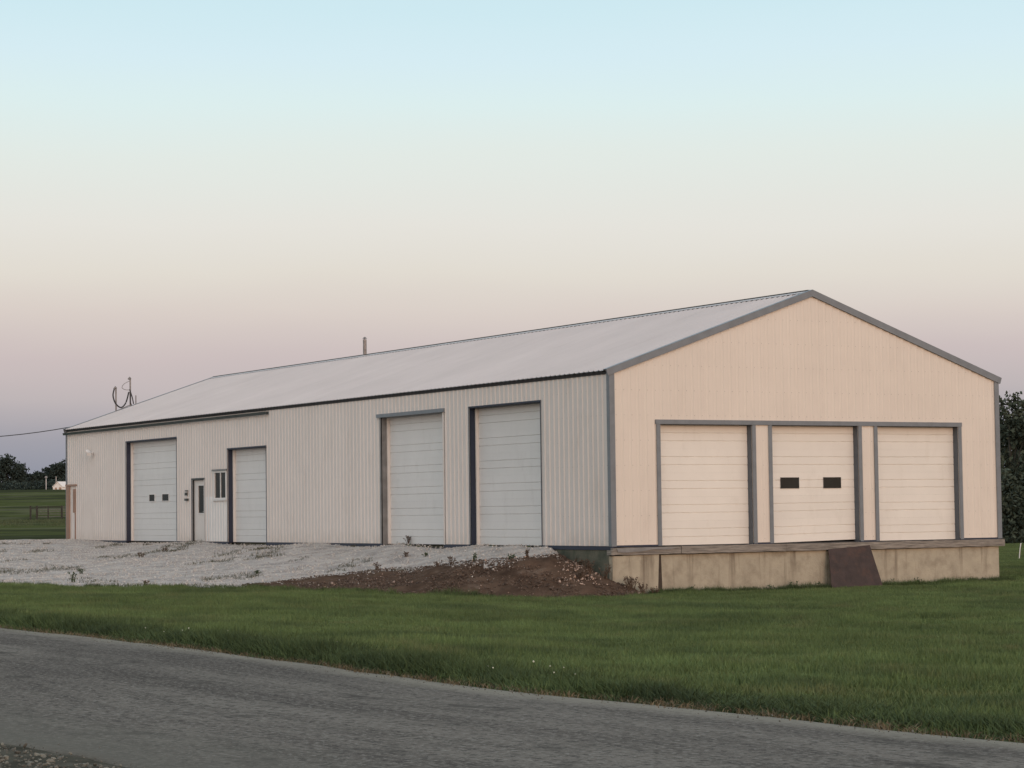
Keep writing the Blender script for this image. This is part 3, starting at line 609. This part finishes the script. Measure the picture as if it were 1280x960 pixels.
def section_mesh(w_, h_, thick=.04, lift0=0, lift1=0):
    g_ = .012; gd = .016
    pr = [(-thick, 0.0005), (0, .0005)]
    for c in (h_ / 3, 2 * h_ / 3): pr += [(0, c - g_), (-gd, c - g_ * .3), (-gd, c + g_ * .3), (0, c + g_)]
    pr += [(0, h_ - .0005), (-thick, h_ - .0005)]
    mb = MB(); n0 = 0
    mb.prism(pr, 0, w_, lambda n_, z, t: (n_, t, z + t / w_ * (lift0 + (lift1 - lift0) * z / h_))); return mb.mesh('door_section')
def garage_door(fmap_kind, u0, u1, z1, rec, nsec, panes=(), jambL=None, jambmat=None, mat_=None, stop=False, sag=0, label=None):
    """u along the wall; recessed by rec; children sections, panes, frame"""
    side = fmap_kind == 'side'
    box = (lambda mb, a_, b_, n0, n1, z0, z1_: mb.box(-n1, -n0, a_, b_, z0, z1_)) if side else (lambda mb, a_, b_, n0, n1, z0, z1_: mb.box(a_, b_, -n1, -n0, z0, z1_))
    # jamb lining
    fr = MB(); box(fr, u0 + .0, u0 + .012, -rec - .06, -.004, -.02, z1); box(fr, u1 - .012, u1, -rec - .06, -.004, -.02, z1); box(fr, u0 + .013, u1 - .013, -rec - .06, -.004, z1 - .012, z1)
    D_ = fr.build('garage_door', jambmat, B)
    if label: D_['label'] = label
    w_ = u1 - u0 - .03; hs_ = (z1 - .015) / nsec; me = section_mesh(w_, hs_); me.materials.append(mat_)
    for i in range(nsec):
        o = link('door_section', me, None, D_)
        tilt = 0
        if sag: o.data = section_mesh(w_, hs_, .04, sag * max(0, 1 - i / 3.2), sag * max(0, 1 - (i + 1) / 3.2)); o.data.materials.append(mat_)
        if side: o.location = (rec, u0 + .015, i * hs_); o.rotation_euler = (0, math.pi, 0); o.rotation_euler = (0, 0, 0); o.scale = (-1, 1, 1)
        else: o.location = (u0 + .015, rec, i * hs_ + (0)); o.rotation_euler = (0, -tilt, 0) if False else (0, 0, -math.pi / 2); o.scale = (-1, 1, 1)
        if not side:
            # profile axis x -> outward (-y), length axis y -> +x
            o.scale = (1, 1, 1); o.matrix_local = Matrix(((0, 1, 0, u0 + .015), (-1, 0, 0, rec), (0, 0, 1, i * hs_), (0, 0, 0, 1))) @ Matrix.Rotation(tilt, 4, 'X')
    if stop:
        st = MB(); box(st, u1 - .06, u1 - .013, -rec + .002, -rec + .085, .0, z1 - .014); box(st, u0 + .013, u0 + .05, -rec + .002, -rec + .03, .0, z1 - .014)
        st.build('door_stop', M['stop'], D_)
    for (a_, b_, za, zb) in panes:
        p_ = MB(); box(p_, a_, b_, -rec + .001, -rec + .008, za, zb); p_.build('pane', M['pane'], D_)
        f_ = MB()
        t_ = .025 if side else .014
        for q in ((a_ - t_, b_ + t_, zb, zb + t_), (a_ - t_, b_ + t_, za - t_, za), (a_ - t_, a_, za, zb), (b_, b_ + t_, za, zb)): box(f_, q[0], q[1], -rec + .001, -rec + .016, q[2], q[3])
        f_.build('window_frame', M['dark'] if not side else M['white'], D_)
    # astragal
    bs = MB(); box(bs, u0 + .02, u1 - .02, -rec - .03, -rec - .002, -.02, .004); bs.build('bottom_seal', M['dark'], D_)
    return D_
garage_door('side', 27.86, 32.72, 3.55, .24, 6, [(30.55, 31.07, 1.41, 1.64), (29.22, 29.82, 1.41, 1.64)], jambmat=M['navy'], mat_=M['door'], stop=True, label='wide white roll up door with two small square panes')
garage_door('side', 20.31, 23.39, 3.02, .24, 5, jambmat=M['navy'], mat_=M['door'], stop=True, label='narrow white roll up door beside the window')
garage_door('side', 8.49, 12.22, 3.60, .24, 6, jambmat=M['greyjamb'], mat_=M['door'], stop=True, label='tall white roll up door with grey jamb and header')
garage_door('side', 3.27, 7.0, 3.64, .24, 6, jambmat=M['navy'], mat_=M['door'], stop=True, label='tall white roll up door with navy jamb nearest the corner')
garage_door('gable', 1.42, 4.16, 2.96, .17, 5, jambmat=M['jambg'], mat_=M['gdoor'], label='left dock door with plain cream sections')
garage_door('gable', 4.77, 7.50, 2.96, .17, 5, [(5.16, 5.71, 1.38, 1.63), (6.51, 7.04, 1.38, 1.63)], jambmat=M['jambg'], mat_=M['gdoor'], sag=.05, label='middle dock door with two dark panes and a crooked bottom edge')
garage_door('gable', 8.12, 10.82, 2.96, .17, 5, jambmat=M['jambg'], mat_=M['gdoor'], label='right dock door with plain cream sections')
# gable door trims
t_ = MB().box(1.28, 10.94, -.045, -.0215, 2.955, 3.065); t_.build('door_header', M['trim'], B)
for a_, b_ in ((1.31, 1.42), (4.16, 4.27), (4.66, 4.77), (7.5, 7.61), (8.01, 8.12), (10.82, 10.93)):
    MB().box(a_, b_, -.036, -.0215, .0, 2.953).build('door_trim', M['trim'], B)
# side door trims
MB().box(-.075, -.0215, 8.36, 12.42, 3.60, 3.70).build('door_header', M['trim'], B)
MB().box(-.032, -.0215, 12.22, 12.30, .0, 3.598).build('door_trim', M['greyjamb'], B)
MB().box(-.032, -.0215, 8.42, 8.49, .0, 3.598).build('door_trim', M['siding'], B)
for a_, b_, z_ in ((3.27, 7.0, 3.64), (20.31, 23.39, 3.02), (27.86, 32.72, 3.55)):
    MB().box(-.030, -.0215, a_ - .035, b_ + .035, z_, z_ + .04).build('door_header', M['navy'], B)
    MB().box(-.028, -.0215, a_ - .03, a_, .0, z_ - .002).build('door_trim', M['navy'], B)
    MB().box(-.028, -.0215, b_, b_ + .03, .0, z_ - .002).build('door_trim', M['navy'], B)
# service door
sd = MB().box(.0, .11, 26.445, 26.46, -.02, 2.08).box(.0, .11, 25.40, 25.415, -.02, 2.08).box(.0, .11, 25.416, 26.444, 2.065, 2.08).build('service_door', M['dark'], B)
lf = MB().box(.06, .10, 25.416, 25.56, .0, 2.06).box(.06, .10, 26.08, 26.443, .0, 2.06).box(.06, .10, 25.56, 26.08, .0, .96).box(.06, .10, 25.56, 26.08, 1.88, 2.06).build('door_leaf', M['siding'], sd)
MB().box(.075, .085, 25.56, 26.08, .96, 1.88).build('pane', M['pane'], sd)
fr = MB()
for q in ((25.53, 26.11, .93, .96), (25.53, 26.11, 1.88, 1.91), (25.53, 25.56, .96, 1.88), (26.08, 26.11, .96, 1.88)): fr.box(.045, .059, *q)
fr.build('window_frame', M['white'], sd)
MB().tube([(.06, 25.47, 1.0), (.0, 25.47, 1.0)], .012, 6).tube([(-.0, 25.47, 1.0), (-.0, 25.47, 1.0 + .001), (-.002, 25.57, 1.0)], .011, 6).tube([(.055, 25.47, 1.13), (.03, 25.47, 1.13)], .025, 8).build('handle', M['galv'], sd)
MB().box(-.034, -.0215, 25.36, 26.50, 2.08, 2.135).build('door_header', M['gutter'], B)
MB().box(-.030, -.0215, 26.46, 26.50, .0, 2.078).build('door_trim', M['navy'], B)
MB().box(-.030, -.0215, 25.36, 25.40, .0, 2.078).build('door_trim', M['white'], B)
# brighter replacement siding right of the service door
rp = panel('siding_panel', 23.44, 25.34, .02, lambda u: 1.50 if u > 24.6 else 1.33, [], sidemap, .006, M['door'], B); rp['label'] = 'newer brighter ribbed patch beside the service door'
# window
wn = MB().box(-.03, .05, 23.50, 23.56, 1.40, 2.33).box(-.03, .05, 24.49, 24.55, 1.40, 2.33).box(-.03, .05, 23.56, 24.49, 1.40, 1.45).box(-.03, .05, 23.56, 24.49, 2.28, 2.33).build('window', M['white'], B)
MB().box(.01, .02, 23.56, 24.49, 1.45, 2.28).build('pane', M['pane'], wn)
MB().box(-.012, .009, 24.0, 24.05, 1.45, 2.28).build('mullion', M['white'], wn)
MB().box(-.06, -.0215, 23.45, 24.60, 1.355, 1.395).build('sill', M['white'], wn)
MB().box(-.055, -.0215, 23.42, 24.66, 2.335, 2.39).build('drip_cap', M['greyjamb'], wn)
# fixtures beside the service door: two small dark boxes on a bracket
fx = MB().box(-.07, -.0215, 26.80, 26.98, 1.70, 1.74).box(-.10, -.0215, 26.83, 26.93, 1.56, 1.66).build('wall_fixture', M['gutter'], B)
MB().box(-.09, -.0215, 26.79, 26.98, 1.38, 1.46).build('box', M['gutter'], fx)
# flood light high on the wall
fl = MB().tube([(-.0215, 36.2, 3.25), (-.12, 36.2, 3.27)], .05, 8).tube([(-.12, 36.2, 3.27), (-.22, 36.05, 3.20)], .055, 10, .085).tube([(-.12, 36.2, 3.27), (-.2, 36.36, 3.33)], .05, 10, .075).build('wall_light', M['white'], B)
# unfinished timber frame at the far corner
wf = MB().box(-.06, -.0215, 38.72, 39.10, -.02, 2.06).build('timber_frame', M['wood'], B)
MB().box(-.075, -.0215, 38.0, 39.15, 2.065, 2.13).build('lintel', M['wood'], wf)
MB().box(-.055, -.0215, 38.10, 38.34, 1.05, 1.95).build('board', M['wood'], wf)
MB().box(-.045, -.0215, 38.10, 38.16, .0, 1.045).build('board', M['wood'], wf)
# flue pipe on the ridge
fp = MB().tube([(BW / 2 + .0, 25.6, H + RISE - .05), (BW / 2, 25.6, H + RISE + .57)], .065, 12).build('flue_pipe', M['galv'], B)
MB().tube([(BW / 2, 25.6, H + RISE + .60), (BW / 2, 25.6, H + RISE + .66)], .085, 12, .02).tube([(BW / 2, 25.6, H + RISE + .57), (BW / 2, 25.6, H + RISE + .61)], .02, 6).build('rain_cap', M['galv'], fp)
# electric service masts at the far gable
YM = BL + .12
for x_, z0, z1, label in ((2.64, 4.2, 6.26, 'tall service mast'), (2.05, 4.0, 5.88, 'short service mast')):
    m_ = MB().tube([(x_, YM, z0), (x_, YM, z1)], .032, 8).build('service_mast', M['galv'], B); m_['label'] = label
    MB().tube([(x_, YM, z1), (x_ - .03, YM - .02, z1 + .05), (x_ - .09, YM - .03, z1 - .01)], .05, 8, .035).build('weatherhead', M['galv'], m_)
    if x_ > 2.2: m1 = m_
    else: m2 = m_
def curve_pts(P_, k=10):
    P_ = [Vector(p) for p in P_]; out = []
    Q = [P_[0]] + P_ + [P_[-1]]
    for i in range(1, len(Q) - 2):
        for j in range(k):
            t_ = j / k; a_, b_, c_, d_ = Q[i - 1], Q[i], Q[i + 1], Q[i + 2]
            out.append(.5 * ((2 * b_) + (c_ - a_) * t_ + (2 * a_ - 5 * b_ + 4 * c_ - d_) * t_ ** 2 + (3 * b_ - 3 * c_ + d_ - a_) * t_ ** 3))
    return out + [P_[-1]]
MB().tube(curve_pts([(1.98, YM, 5.86), (1.93, YM, 5.60), (2.02, YM - .02, 5.30), (2.25, YM, 5.14), (2.45, YM, 5.32), (2.58, YM, 5.75)]), .028, 6).build('drip_loop', M['cable'], m2)
MB().tube(curve_pts([(2.60, YM, 6.18), (2.38, YM, 6.06), (2.30, YM, 5.92), (2.42, YM, 5.84), (2.6, YM, 5.83)]), .012, 6).build('drip_loop', M['galv'], m1)
MB().tube(curve_pts([(2.6, YM - .04, 5.85), (2.70, YM - .04, 5.55), (2.76, YM - .04, 5.28)]), .022, 6).tube(curve_pts([(2.64, YM - .04, 5.7), (2.62, YM - .04, 5.4), (2.68, YM - .04, 5.2)]), .022, 6).build('drip_loop', M['cable'], m1)
MB().tube([(2.87, YM, 5.1), (2.87, YM, 5.62)], .022, 6).build('service_mast', M['galv'], B)
MB().tube([(2.05, YM, 5.0), (2.64, YM, 5.25)], .015, 6).build('brace', M['galv'], m2)
pc = []
for i in range(40):
    xx = 2.02 - i * .62; pc.append((xx, YM, 3.88 + .0178 * (xx + 5) ** 2))
tag(MB().tube(pc, .018, 6).build('power_cable', M['cable']), 'black overhead cable sagging to the far roof corner', 'cable')

# foundation, dock sill
F_ = MB().box(.02, BW - .09, .12, .4, -1.7, -.235).box(.02, .3, .4, BL - .05, -1.7, -.09).box(BW - .3, BW - .09, .4, BL - .05, -1.7, -.09).build('foundation', M['dark'], B)
MB().box(.31, BW - .31, .02, BL - .1, -.234, -.03).build('floor_slab', M['mossy'], B)
MB().box(-.01, .019, .121, 6, -1.7, -.088).build('foundation_block', M['mossy'], F_)
for a_, b_, yy in ((-.015, 1.25, -.035), (1.42, 6.44, .0), (6.452, 12.14, -.004)):
    MB().prism([(a_ + (.0), -1.7), (b_ + (.0), -1.7), (b_ + (.07 if b_ == 1.25 else 0), -.212), (a_ - (.04 if a_ == 1.42 else 0), -.232)], yy, .119, lambda p, q, t: (p, t, q)).build('foundation_block', M['concrete'], F_)
MB().prism([(1.235, -1.7), (1.44, -1.7), (1.395, -.215), (1.30, -.215)], -.010, -.001, lambda p, q, t: (p, t, q)).build('gap_shade_plate', M['gapshade'], F_)  # dark plate added to paint the shaded gap between the foundation blocks
def timber(a_, b_, z0, z1, y0, y1, seed):
    r = random.Random(seed); bm = bmesh.new(); nseg = max(3, int((b_ - a_) / .2))
    rings = []
    for i in range(nseg + 1):
        x_ = a_ + (b_ - a_) * i / nseg; j = lambda k=.008: r.uniform(-k, k)
        rings.append([bm.verts.new((x_, y0 + j(), z0 + j())), bm.verts.new((x_, y1, z0 + j())), bm.verts.new((x_, y1, z1 + j(.004))), bm.verts.new((x_, y0 + j(), z1 + j(.006)))])
    for p_, q_ in zip(rings[:-1], rings[1:]):
        for k in range(4): bm.faces.new((p_[k], p_[(k + 1) % 4], q_[(k + 1) % 4], q_[k]))
    bm.faces.new(rings[0][::-1]); bm.faces.new(rings[-1]); bmesh.ops.recalc_face_normals(bm, faces=bm.faces)
    me = bpy.data.meshes.new('timber'); bm.to_mesh(me); bm.free(); return me
sb = link('dock_sill', timber(-.03, 1.95, -.205, -.035, -.07, .02, 1), M['beam'], B)
MB().box(-.075, .03, -.085, .121, -.205, -.09).build('timber', M['beam'], sb)
for k, (a_, b_) in enumerate(((1.96, 5.1), (5.11, 8.6), (8.61, 12.30))): link('timber', timber(a_, b_, -.205, -.022, -.085 + .006 * k, .02, 5 + k), M['beam'], sb)
MB().prism([(.08, -.05), (.9, -.03), (1.85, -.055), (1.55, -.10), (1.1, -.085), (.8, -.13), (.35, -.15), (.12, -.14)], -.088, -.075, lambda p, q, t: (p, t, q)).build('splintered_board', M['greyjamb'], sb)
# rubber / angle strip on top of sill
MB().box(-.0, 12.2, -.02, .0, -.021, -.0195).build('flashing', M['navy'], sb)

# leaning plate
tp = [Vector((6.40, -.10, -.185)), Vector((7.73, -.10, -.105))]; bt = [Vector((6.22, -.47, -1.33)), Vector((7.88, -.47, -1.28))]
mb = MB(); nrm_ = (bt[0] - tp[0]).cross(tp[1] - tp[0]).normalized() * .012
if nrm_.y > 0: nrm_ = -nrm_
ps = [tp[0], tp[1], bt[1], bt[0]]
mb.v = [tuple(p - nrm_ * 0) for p in ps] + [tuple(p + nrm_) for p in ps]; mb.f = [(0, 1, 2, 3), (7, 6, 5, 4)] + [(i, (i + 1) % 4, 4 + (i + 1) % 4, 4 + i) for i in range(4)]
tag(mb.build('steel_plate', M['rust']), 'dark brown rusty steel plate leaning against the concrete dock', 'plate')

# ------------------------------------------------------------------ dead weeds by the dock corner
def weed(loc, h_, seed, mat_, label, name='dry_weed', n_=16):
    r = random.Random(seed); mb = MB(); sx_, sy_ = SD(loc[0], loc[1]); z0 = float(T(np.array([sx_]), np.array([sy_]))[0])
    for i in range(n_):
        a_ = r.random() * 6.283; l_ = r.uniform(.1, .55) * h_; hh_ = h_ * r.uniform(.5, 1.0); bx, by = r.uniform(-.06, .06), r.uniform(-.06, .06)
        P_ = [(bx, by, -.03), (bx + .4 * l_ * math.cos(a_), by + .4 * l_ * math.sin(a_), hh_ * .55), (bx + l_ * math.cos(a_), by + l_ * math.sin(a_), hh_)]
        mb.tube(P_, .009, 3, .003)
        for k in range(4):
            t_ = r.uniform(.4, 1); q = Vector(P_[1]).lerp(Vector(P_[2]), t_); w_ = r.uniform(.012, .03); b0 = len(mb.v)
            dx_ = Vector((r.uniform(-1, 1), r.uniform(-1, 1), r.uniform(-.2, 1))).normalized() * w_ * 2; dy_ = dx_.orthogonal().normalized() * w_ * .6
            mb.v += [tuple(q - dy_), tuple(q + dy_), tuple(q + dx_ + dy_ * .5), tuple(q + dx_ - dy_ * .5)]; mb.f.append((b0, b0 + 1, b0 + 2, b0 + 3))
    o = mb.build(name, mat_, fix=False); o.location = (loc[0], loc[1], z0); return tag(o, label, 'weed')
G_ = 'dry weeds on the dirt bank by the dock corner'
for k, (x_, y_, h_, lab) in enumerate([(-.25, -.05, .42, 'tall dry brown weed right at the corner where the two foundation walls meet'), (.35, -.35, .34, 'dry brown weed on the bank just right of the foundation corner'),
        (.68, -.3, .30, 'dry bushy weed against the tan concrete left of the dark wall joint'), (.15, -.5, .36, 'dry weed low on the bank in front of the foundation corner'),
        (-.55, .2, .30, 'dry weed on the rubble left of the foundation corner'), (-.2, .8, .30, 'dry weed against the dark mossy side foundation'),
        (-.15, 1.3, .22, 'small dry weed high on the bank under the siding beside the mossy foundation'), (.98, -.35, .22, 'small dry weed at the right toe of the dirt bank'),
        (-.9, .0, .25, 'short dry weed among the pale rubble stones')]):
    weed((x_, y_), h_, k, M['weed'], lab)['group'] = G_
for k, (x_, y_, h_, lab) in enumerate([(2.2, -.14, .24, 'thin green weed at the dock wall below the left dock door'), (5.2, -.14, .28, 'thin green weed at the dock wall below the left pane of the middle door'), (6.1, -.16, .22, 'small green weed just left of the leaning steel plate'),
        (8.5, -.14, .24, 'green weed at the dock wall just right of the leaning steel plate'), (9.3, -.14, .26, 'green weed at the dock wall below the middle of the right dock door'), (11.5, -.14, .2, 'small reddish green weed near the right end of the dock wall'), (4.6, -.16, .2, 'small green weed below the pier between left and middle dock doors')]):
    weed((x_, y_), h_, 30 + k, M['greenweed'], lab, 'green_weed', 7)['group'] = 'weeds at the foot of the dock wall'
for k, (px_, d_, h_, lab) in enumerate([(545, 58.9, .20, 'low brown weed on the gravel lip below the grey jambed door'), (562, 58.6, .26, 'taller brown weed on the gravel lip between the two tall doors'), (590, 58.0, .22, 'green weed on the gravel lip below the navy jamb of the nearest door'),
        (470, 61.2, .18, 'brown weed in the gravel left of the grey jambed door'), (505, 63.0, .14, 'tiny brown weed in the gravel before the grey jambed door'), (530, 62.2, .12, 'tiny green weed in the gravel before the grey jambed door'),
        (655, 57.4, .24, 'brown weed on the crest of the bank below the nearest tall door'), (636, 57.3, .14, 'short green weed on the crest of the bank below the nearest tall door'), (175, 73, .18, 'brown weed in the gravel before the widest roll up door'),
        (205, 75, .15, 'brown weed tuft in the gravel before the service door'), (90, 63.0, .30, 'bushy green weed at the grassy front edge of the gravel on the left'), (100, 66.5, .16, 'brown weed a little behind the bushy green one at the gravel edge'),
        (180, 60.5, .14, 'short brown weed at the front edge of the gravel before the widest door'), (320, 63, .12, 'short green weed in the gravel before the narrow roll up door'), (508, 66.0, .25, 'thin brown weed growing against the grey jambed door')]):
    xw, yw = W((px_ - 640) / 2932.8 * d_, d_)
    weed((xw, yw), h_, 60 + k, M['greenweed'] if 'green' in lab else M['weed'], lab, 'yard_weed', 12)['group'] = 'weeds in the gravel yard'

# ------------------------------------------------------------------ trees
def make_tree(px_, d_, hgt, wid, leaf, nleaf, label, lm, seed, z0=None, lobes=14, low=.12, name='tree', gap=.0, group=None):
    r = np.random.default_rng(seed); s_ = (px_ - 640) / 2932.8 * d_; x_, y_ = W(s_, d_); zb = float(T(np.array([s_]), np.array([d_]))[0]) if z0 is None else z0
    root = empty(name, (x_, y_, zb)); tag(root, label, 'tree', group)
    cen = []
    for i in range(lobes):
        a_ = r.random() * 6.283; q = r.random() ** .6; zz = low + (1 - low) * (.15 + .75 * r.random()); ww = math.sin(math.pi * min(1, max(.08, (zz - low * .5) / (1.08 - low * .5)))) ** .6
        cen.append((math.cos(a_) * q * wid * .38 * ww, math.sin(a_) * q * wid * .38 * ww, zz * hgt * .9, wid * r.uniform(.13, .24)))
    cen.append((0, 0, hgt * .86, wid * .17)); cen = np.array(cen)
    mb = MB().tube([(0, 0, -.3), (wid * .01, 0, hgt * .3), (-wid * .01, wid * .01, hgt * .75)], wid * .035, 7, wid * .012)
    for c in cen[:9]: mb.tube([(0, 0, hgt * r.uniform(.2, .45)), tuple(np.array([c[0] * .5, c[1] * .5, c[2] * .8])), tuple(c[:3])], wid * .014, 5, wid * .004)
    mb.build('trunk', M['bark'], root)
    k = r.integers(0, len(cen), nleaf); dirs = r.normal(size=(nleaf, 3)); dirs /= np.linalg.norm(dirs, axis=1)[:, None]
    # sub clumps on lobe shells for broken, ragged outline
    sub = r.normal(size=(len(cen), 26, 3)); sub /= np.linalg.norm(sub, axis=2)[:, :, None]; kk_ = r.integers(0, 26, nleaf)
    pos = cen[k, :3] + sub[k, kk_] * cen[k, 3][:, None] * r.uniform(.55, 1.1, nleaf)[:, None] * np.array([1, 1, .85]) + dirs * (cen[k, 3] * r.uniform(0, .38, nleaf))[:, None]
    u_ = r.normal(size=(nleaf, 3)); u_ /= np.linalg.norm(u_, axis=1)[:, None]; v_ = np.cross(u_, r.normal(size=(nleaf, 3))); v_ /= np.linalg.norm(v_, axis=1)[:, None]
    sz = leaf * r.uniform(.6, 1.3, nleaf)[:, None]
    V = np.stack([pos - u_ * sz * .5, pos + v_ * sz * .32, pos + u_ * sz * .5, pos - v_ * sz * .32], 1).reshape(-1, 3)
    me = mesh_np('crown', V, np.arange(nleaf * 4).reshape(-1, 4)); link('crown', me, lm, root)
    return root
LT = 'dark tree in the grove beyond the left hill, '
for k, (px_, top, wpx, lab, lo_) in enumerate([(8, 569, 42, 'tall dark tree at the left edge behind the field', .05), (24, 579, 26, 'dark tree sloping down beside the tall left edge tree', .05), (-22, 576, 44, 'dark tree partly out of frame on the far left', .05),
        (33, 596, 16, 'low bush at the right foot of the left grove', .02), (46, 588, 22, 'low dark tree behind the yard light in the gap', .02), (58, 590, 20, 'low dark bush between the yard light and the shed', .02), (64, 577, 24, 'airy tree behind the small white shed', .1), (78, 573, 30, 'tall airy tree touching the building corner', .1), (98, 577, 30, 'dark tree hidden mostly behind the building corner', .1), (-60, 572, 50, 'dark tree outside the left edge', .05)]):
    d_ = 548 + (k * 7) % 23; hr = 640.4 + .0127 * (640 - px_); ztop = CZ + (hr - top) / 2932.8 * d_
    if px_ == -60: continue
    make_tree(px_, d_, ztop - 5.0, wpx / 2932.8 * d_ * 1.25, 0.55, 6500 if px_ not in (64, 78) else 3600, lab, M['leafblue'], 200 + k, z0=5.0, low=lo_, lobes=24)
hb = []
r = np.random.default_rng(5); nl = 9000; px_ = r.uniform(-40, 110, nl); d_ = r.uniform(530, 545, nl); s_ = (px_ - 640) / 2932.8 * d_; x_, y_ = W(s_, d_); zt = 6.0 + r.random(nl) * (2.6 + 1.8 * vnoise(px_ * .12, 0 * px_, 3, 4))
pos = np.stack([x_, y_, zt], 1); u_ = r.normal(size=(nl, 3)); v_ = r.normal(size=(nl, 3)); u_ /= np.linalg.norm(u_, axis=1)[:, None]; v_ /= np.linalg.norm(v_, axis=1)[:, None]
V = np.stack([pos - u_ * .3, pos + v_ * .2, pos + u_ * .3, pos - v_ * .2], 1).reshape(-1, 3)
o = link('hedgerow', mesh_np('hedgerow', V, np.arange(nl * 4).reshape(-1, 4)), M['leafblue']); tag(o, 'dark undergrowth below the distant trees on the hill', 'undergrowth', kind='stuff')
for k, (px_, top, wpx, d_, lab, nl) in enumerate([(1262, 484, 92, 128, 'dark tree with its left edge at the right end of the gable', 26000), (1292, 489, 90, 133, 'dark tree at the right edge of the photo', 24000), (1240, 492, 70, 140, 'dark tree mostly hidden behind the gable corner', 16000), (1278, 520, 110, 143, 'lower dark tree behind the two right hand trees', 16000), (1345, 485, 95, 136, 'dark tree just beyond the right edge of the photo', 14000)]):
    hr = 640.4 + .0127 * (640 - px_); ztop = CZ + (hr - top) / 2932.8 * d_
    make_tree(px_, d_, (ztop + 1.2), wpx / 2932.8 * d_ * 1.25, .24, int(nl * .38), lab, M['leafdark'], 300 + k, low=.02, lobes=20)
r = np.random.default_rng(6); nl = 30000; px_ = r.uniform(1200, 1420, nl); d_ = r.uniform(122, 150, nl); s_ = (px_ - 640) / 2932.8 * d_; x_, y_ = W(s_, d_); zt = T(s_, d_) + r.random(nl) * (3.2 + 1.5 * vnoise(px_ * .1, 0 * px_, 3, 4))
pos = np.stack([x_, y_, zt], 1); u_ = r.normal(size=(nl, 3)); v_ = r.normal(size=(nl, 3)); u_ /= np.linalg.norm(u_, axis=1)[:, None]; v_ /= np.linalg.norm(v_, axis=1)[:, None]
V = np.stack([pos - u_ * .12, pos + v_ * .09, pos + u_ * .12, pos - v_ * .09], 1).reshape(-1, 3)
o = link('undergrowth', mesh_np('undergrowth', V, np.arange(nl * 4).reshape(-1, 4)), M['leafdark']); tag(o, 'dark brush under the trees right of the building', 'undergrowth', kind='stuff')

# ------------------------------------------------------------------ far left: shed, yard lights, livestock pen; right: stake
def at(px_, y_, d_):
    hr = 640.4 + .0127 * (640 - px_); x_, yy = W((px_ - 640) / 2932.8 * d_, d_); return x_, yy, CZ + (hr - y_) / 2932.8 * d_
D0 = 515; x_, y_, z_ = at(65, 612, D0)
shed = empty('white_shed', (x_, y_, z_)); tag(shed, 'small white shed with pale roof on the hill', 'shed'); shed.rotation_euler.z = math.atan2(-FX, FY)
MB().prism([(0, -.8), (2.1, -.8), (2.1, .55), (1.05, 1.55), (0, .55)], 0, 5, lambda p, q, t: (p + t * .45, t * .55, q)).build('wall', M['white'], shed)
for k, (p0, q0, p1, q1) in enumerate(((-.12, .52, 1.05, 1.66), (1.05, 1.66, 2.25, .50))):
    MB().prism([(p0, q0), (p1, q1), (p1, q1 + .08), (p0, q0 + .08)], -.15, 5.2, lambda p, q, t: (p + t * .45, t * .55 - .02, q)).build('roof', M['white'], shed)
MB().prism([(1.35, -.3), (1.85, -.3), (1.85, .45), (1.35, .45)], -.06, -.02, lambda p, q, t: (p, t, q)).build('door', M['wood'], shed)
MB().prism([(.45, .0), (.85, .0), (.85, .4), (.45, .4)], -.06, -.02, lambda p, q, t: (p, t, q)).build('window', M['wood'], shed)
for px_, yt, yb, lab in ((56.5, 597, 613, 'pale yard light pole left of the white shed'), (69, 595, 607, 'thin pale pole rising behind the white shed')):
    x_, y_, z_ = at(px_, yb, 518 if px_ < 60 else 525); _, _, z1 = at(px_, yt, 518)
    p_ = empty('yard_light', (x_, y_, z_)); tag(p_, lab, 'light pole')
    MB().tube([(0, 0, -1), (0, 0, z1 - z_)], .10 if px_ < 60 else .07, 6).build('pole', M['roof'], p_)
    if px_ < 60: MB().tube([(0, 0, z1 - z_ - .1), (0, 0, z1 - z_ + .12), (0, 0, z1 - z_ + .3)], .36, 8, .2).build('lamp', M['galv'], p_)
pen = empty('livestock_pen', at(37, 650, 250)); tag(pen, 'dark post and rail livestock pen on the green field', 'fence'); pen.rotation_euler.z = math.atan2(-FX, FY)
pxs = [(37, .17), (45, .2), (59, .11), (76, .17), (96, .17), (118, .17)]
X = [(p - 37) / 2932.8 * 250 for p, _ in pxs]
for (p, w_), xx in zip(pxs, X): MB().box(xx - w_ / 2, xx + w_ / 2, -w_ / 2, w_ / 2, -.3, 1.5 if p != 59 else 1.45).build('post', M['bark'], pen)
for z_ in (.3, .55, .8, 1.05, 1.3):
    MB().box(X[1] + .1, X[3] - .09, -.03, .02, z_, z_ + .09).build('rail', M['railgrey'] if z_ < 1.2 else M['bark'], pen)
    MB().box(X[3] + .09, X[5] - .09, -.03, .02, z_, z_ + .09).build('rail', M['railgrey'], pen)
MB().box(X[0] + .09, X[1] - .1, -.03, .02, 1.2, 1.28).build('rail', M['bark'], pen)
# field weeds in pale clump by the pen
s, d = rnd_sd(500, 150, 235, -10, 84); m_ = vnoise(s * .15, d * .08, 3, 70) > .56; s, d = s[m_], d[m_]; k = len(s)
scatter('field_weeds', clump('field_clump', M['fieldstraw'], 22, .7, .22, .02, 1.2, 12), place(s, d), rz(k), np.full((k, 3), 1.0), 'pale seeding grass clumps in the field left of the building', 'grass')
x_, y_, z_ = at(1269.5, 695.5, 85); sk = MB().tube([(0, 0, -.1), (.05, 0, .28), (.10, 0, .48)], .018, 6).build('marker_stake', M['white']); sk.location = (x_, y_, z_)
tag(sk, 'thin white leaning marker stake in the grass right of the building', 'stake')
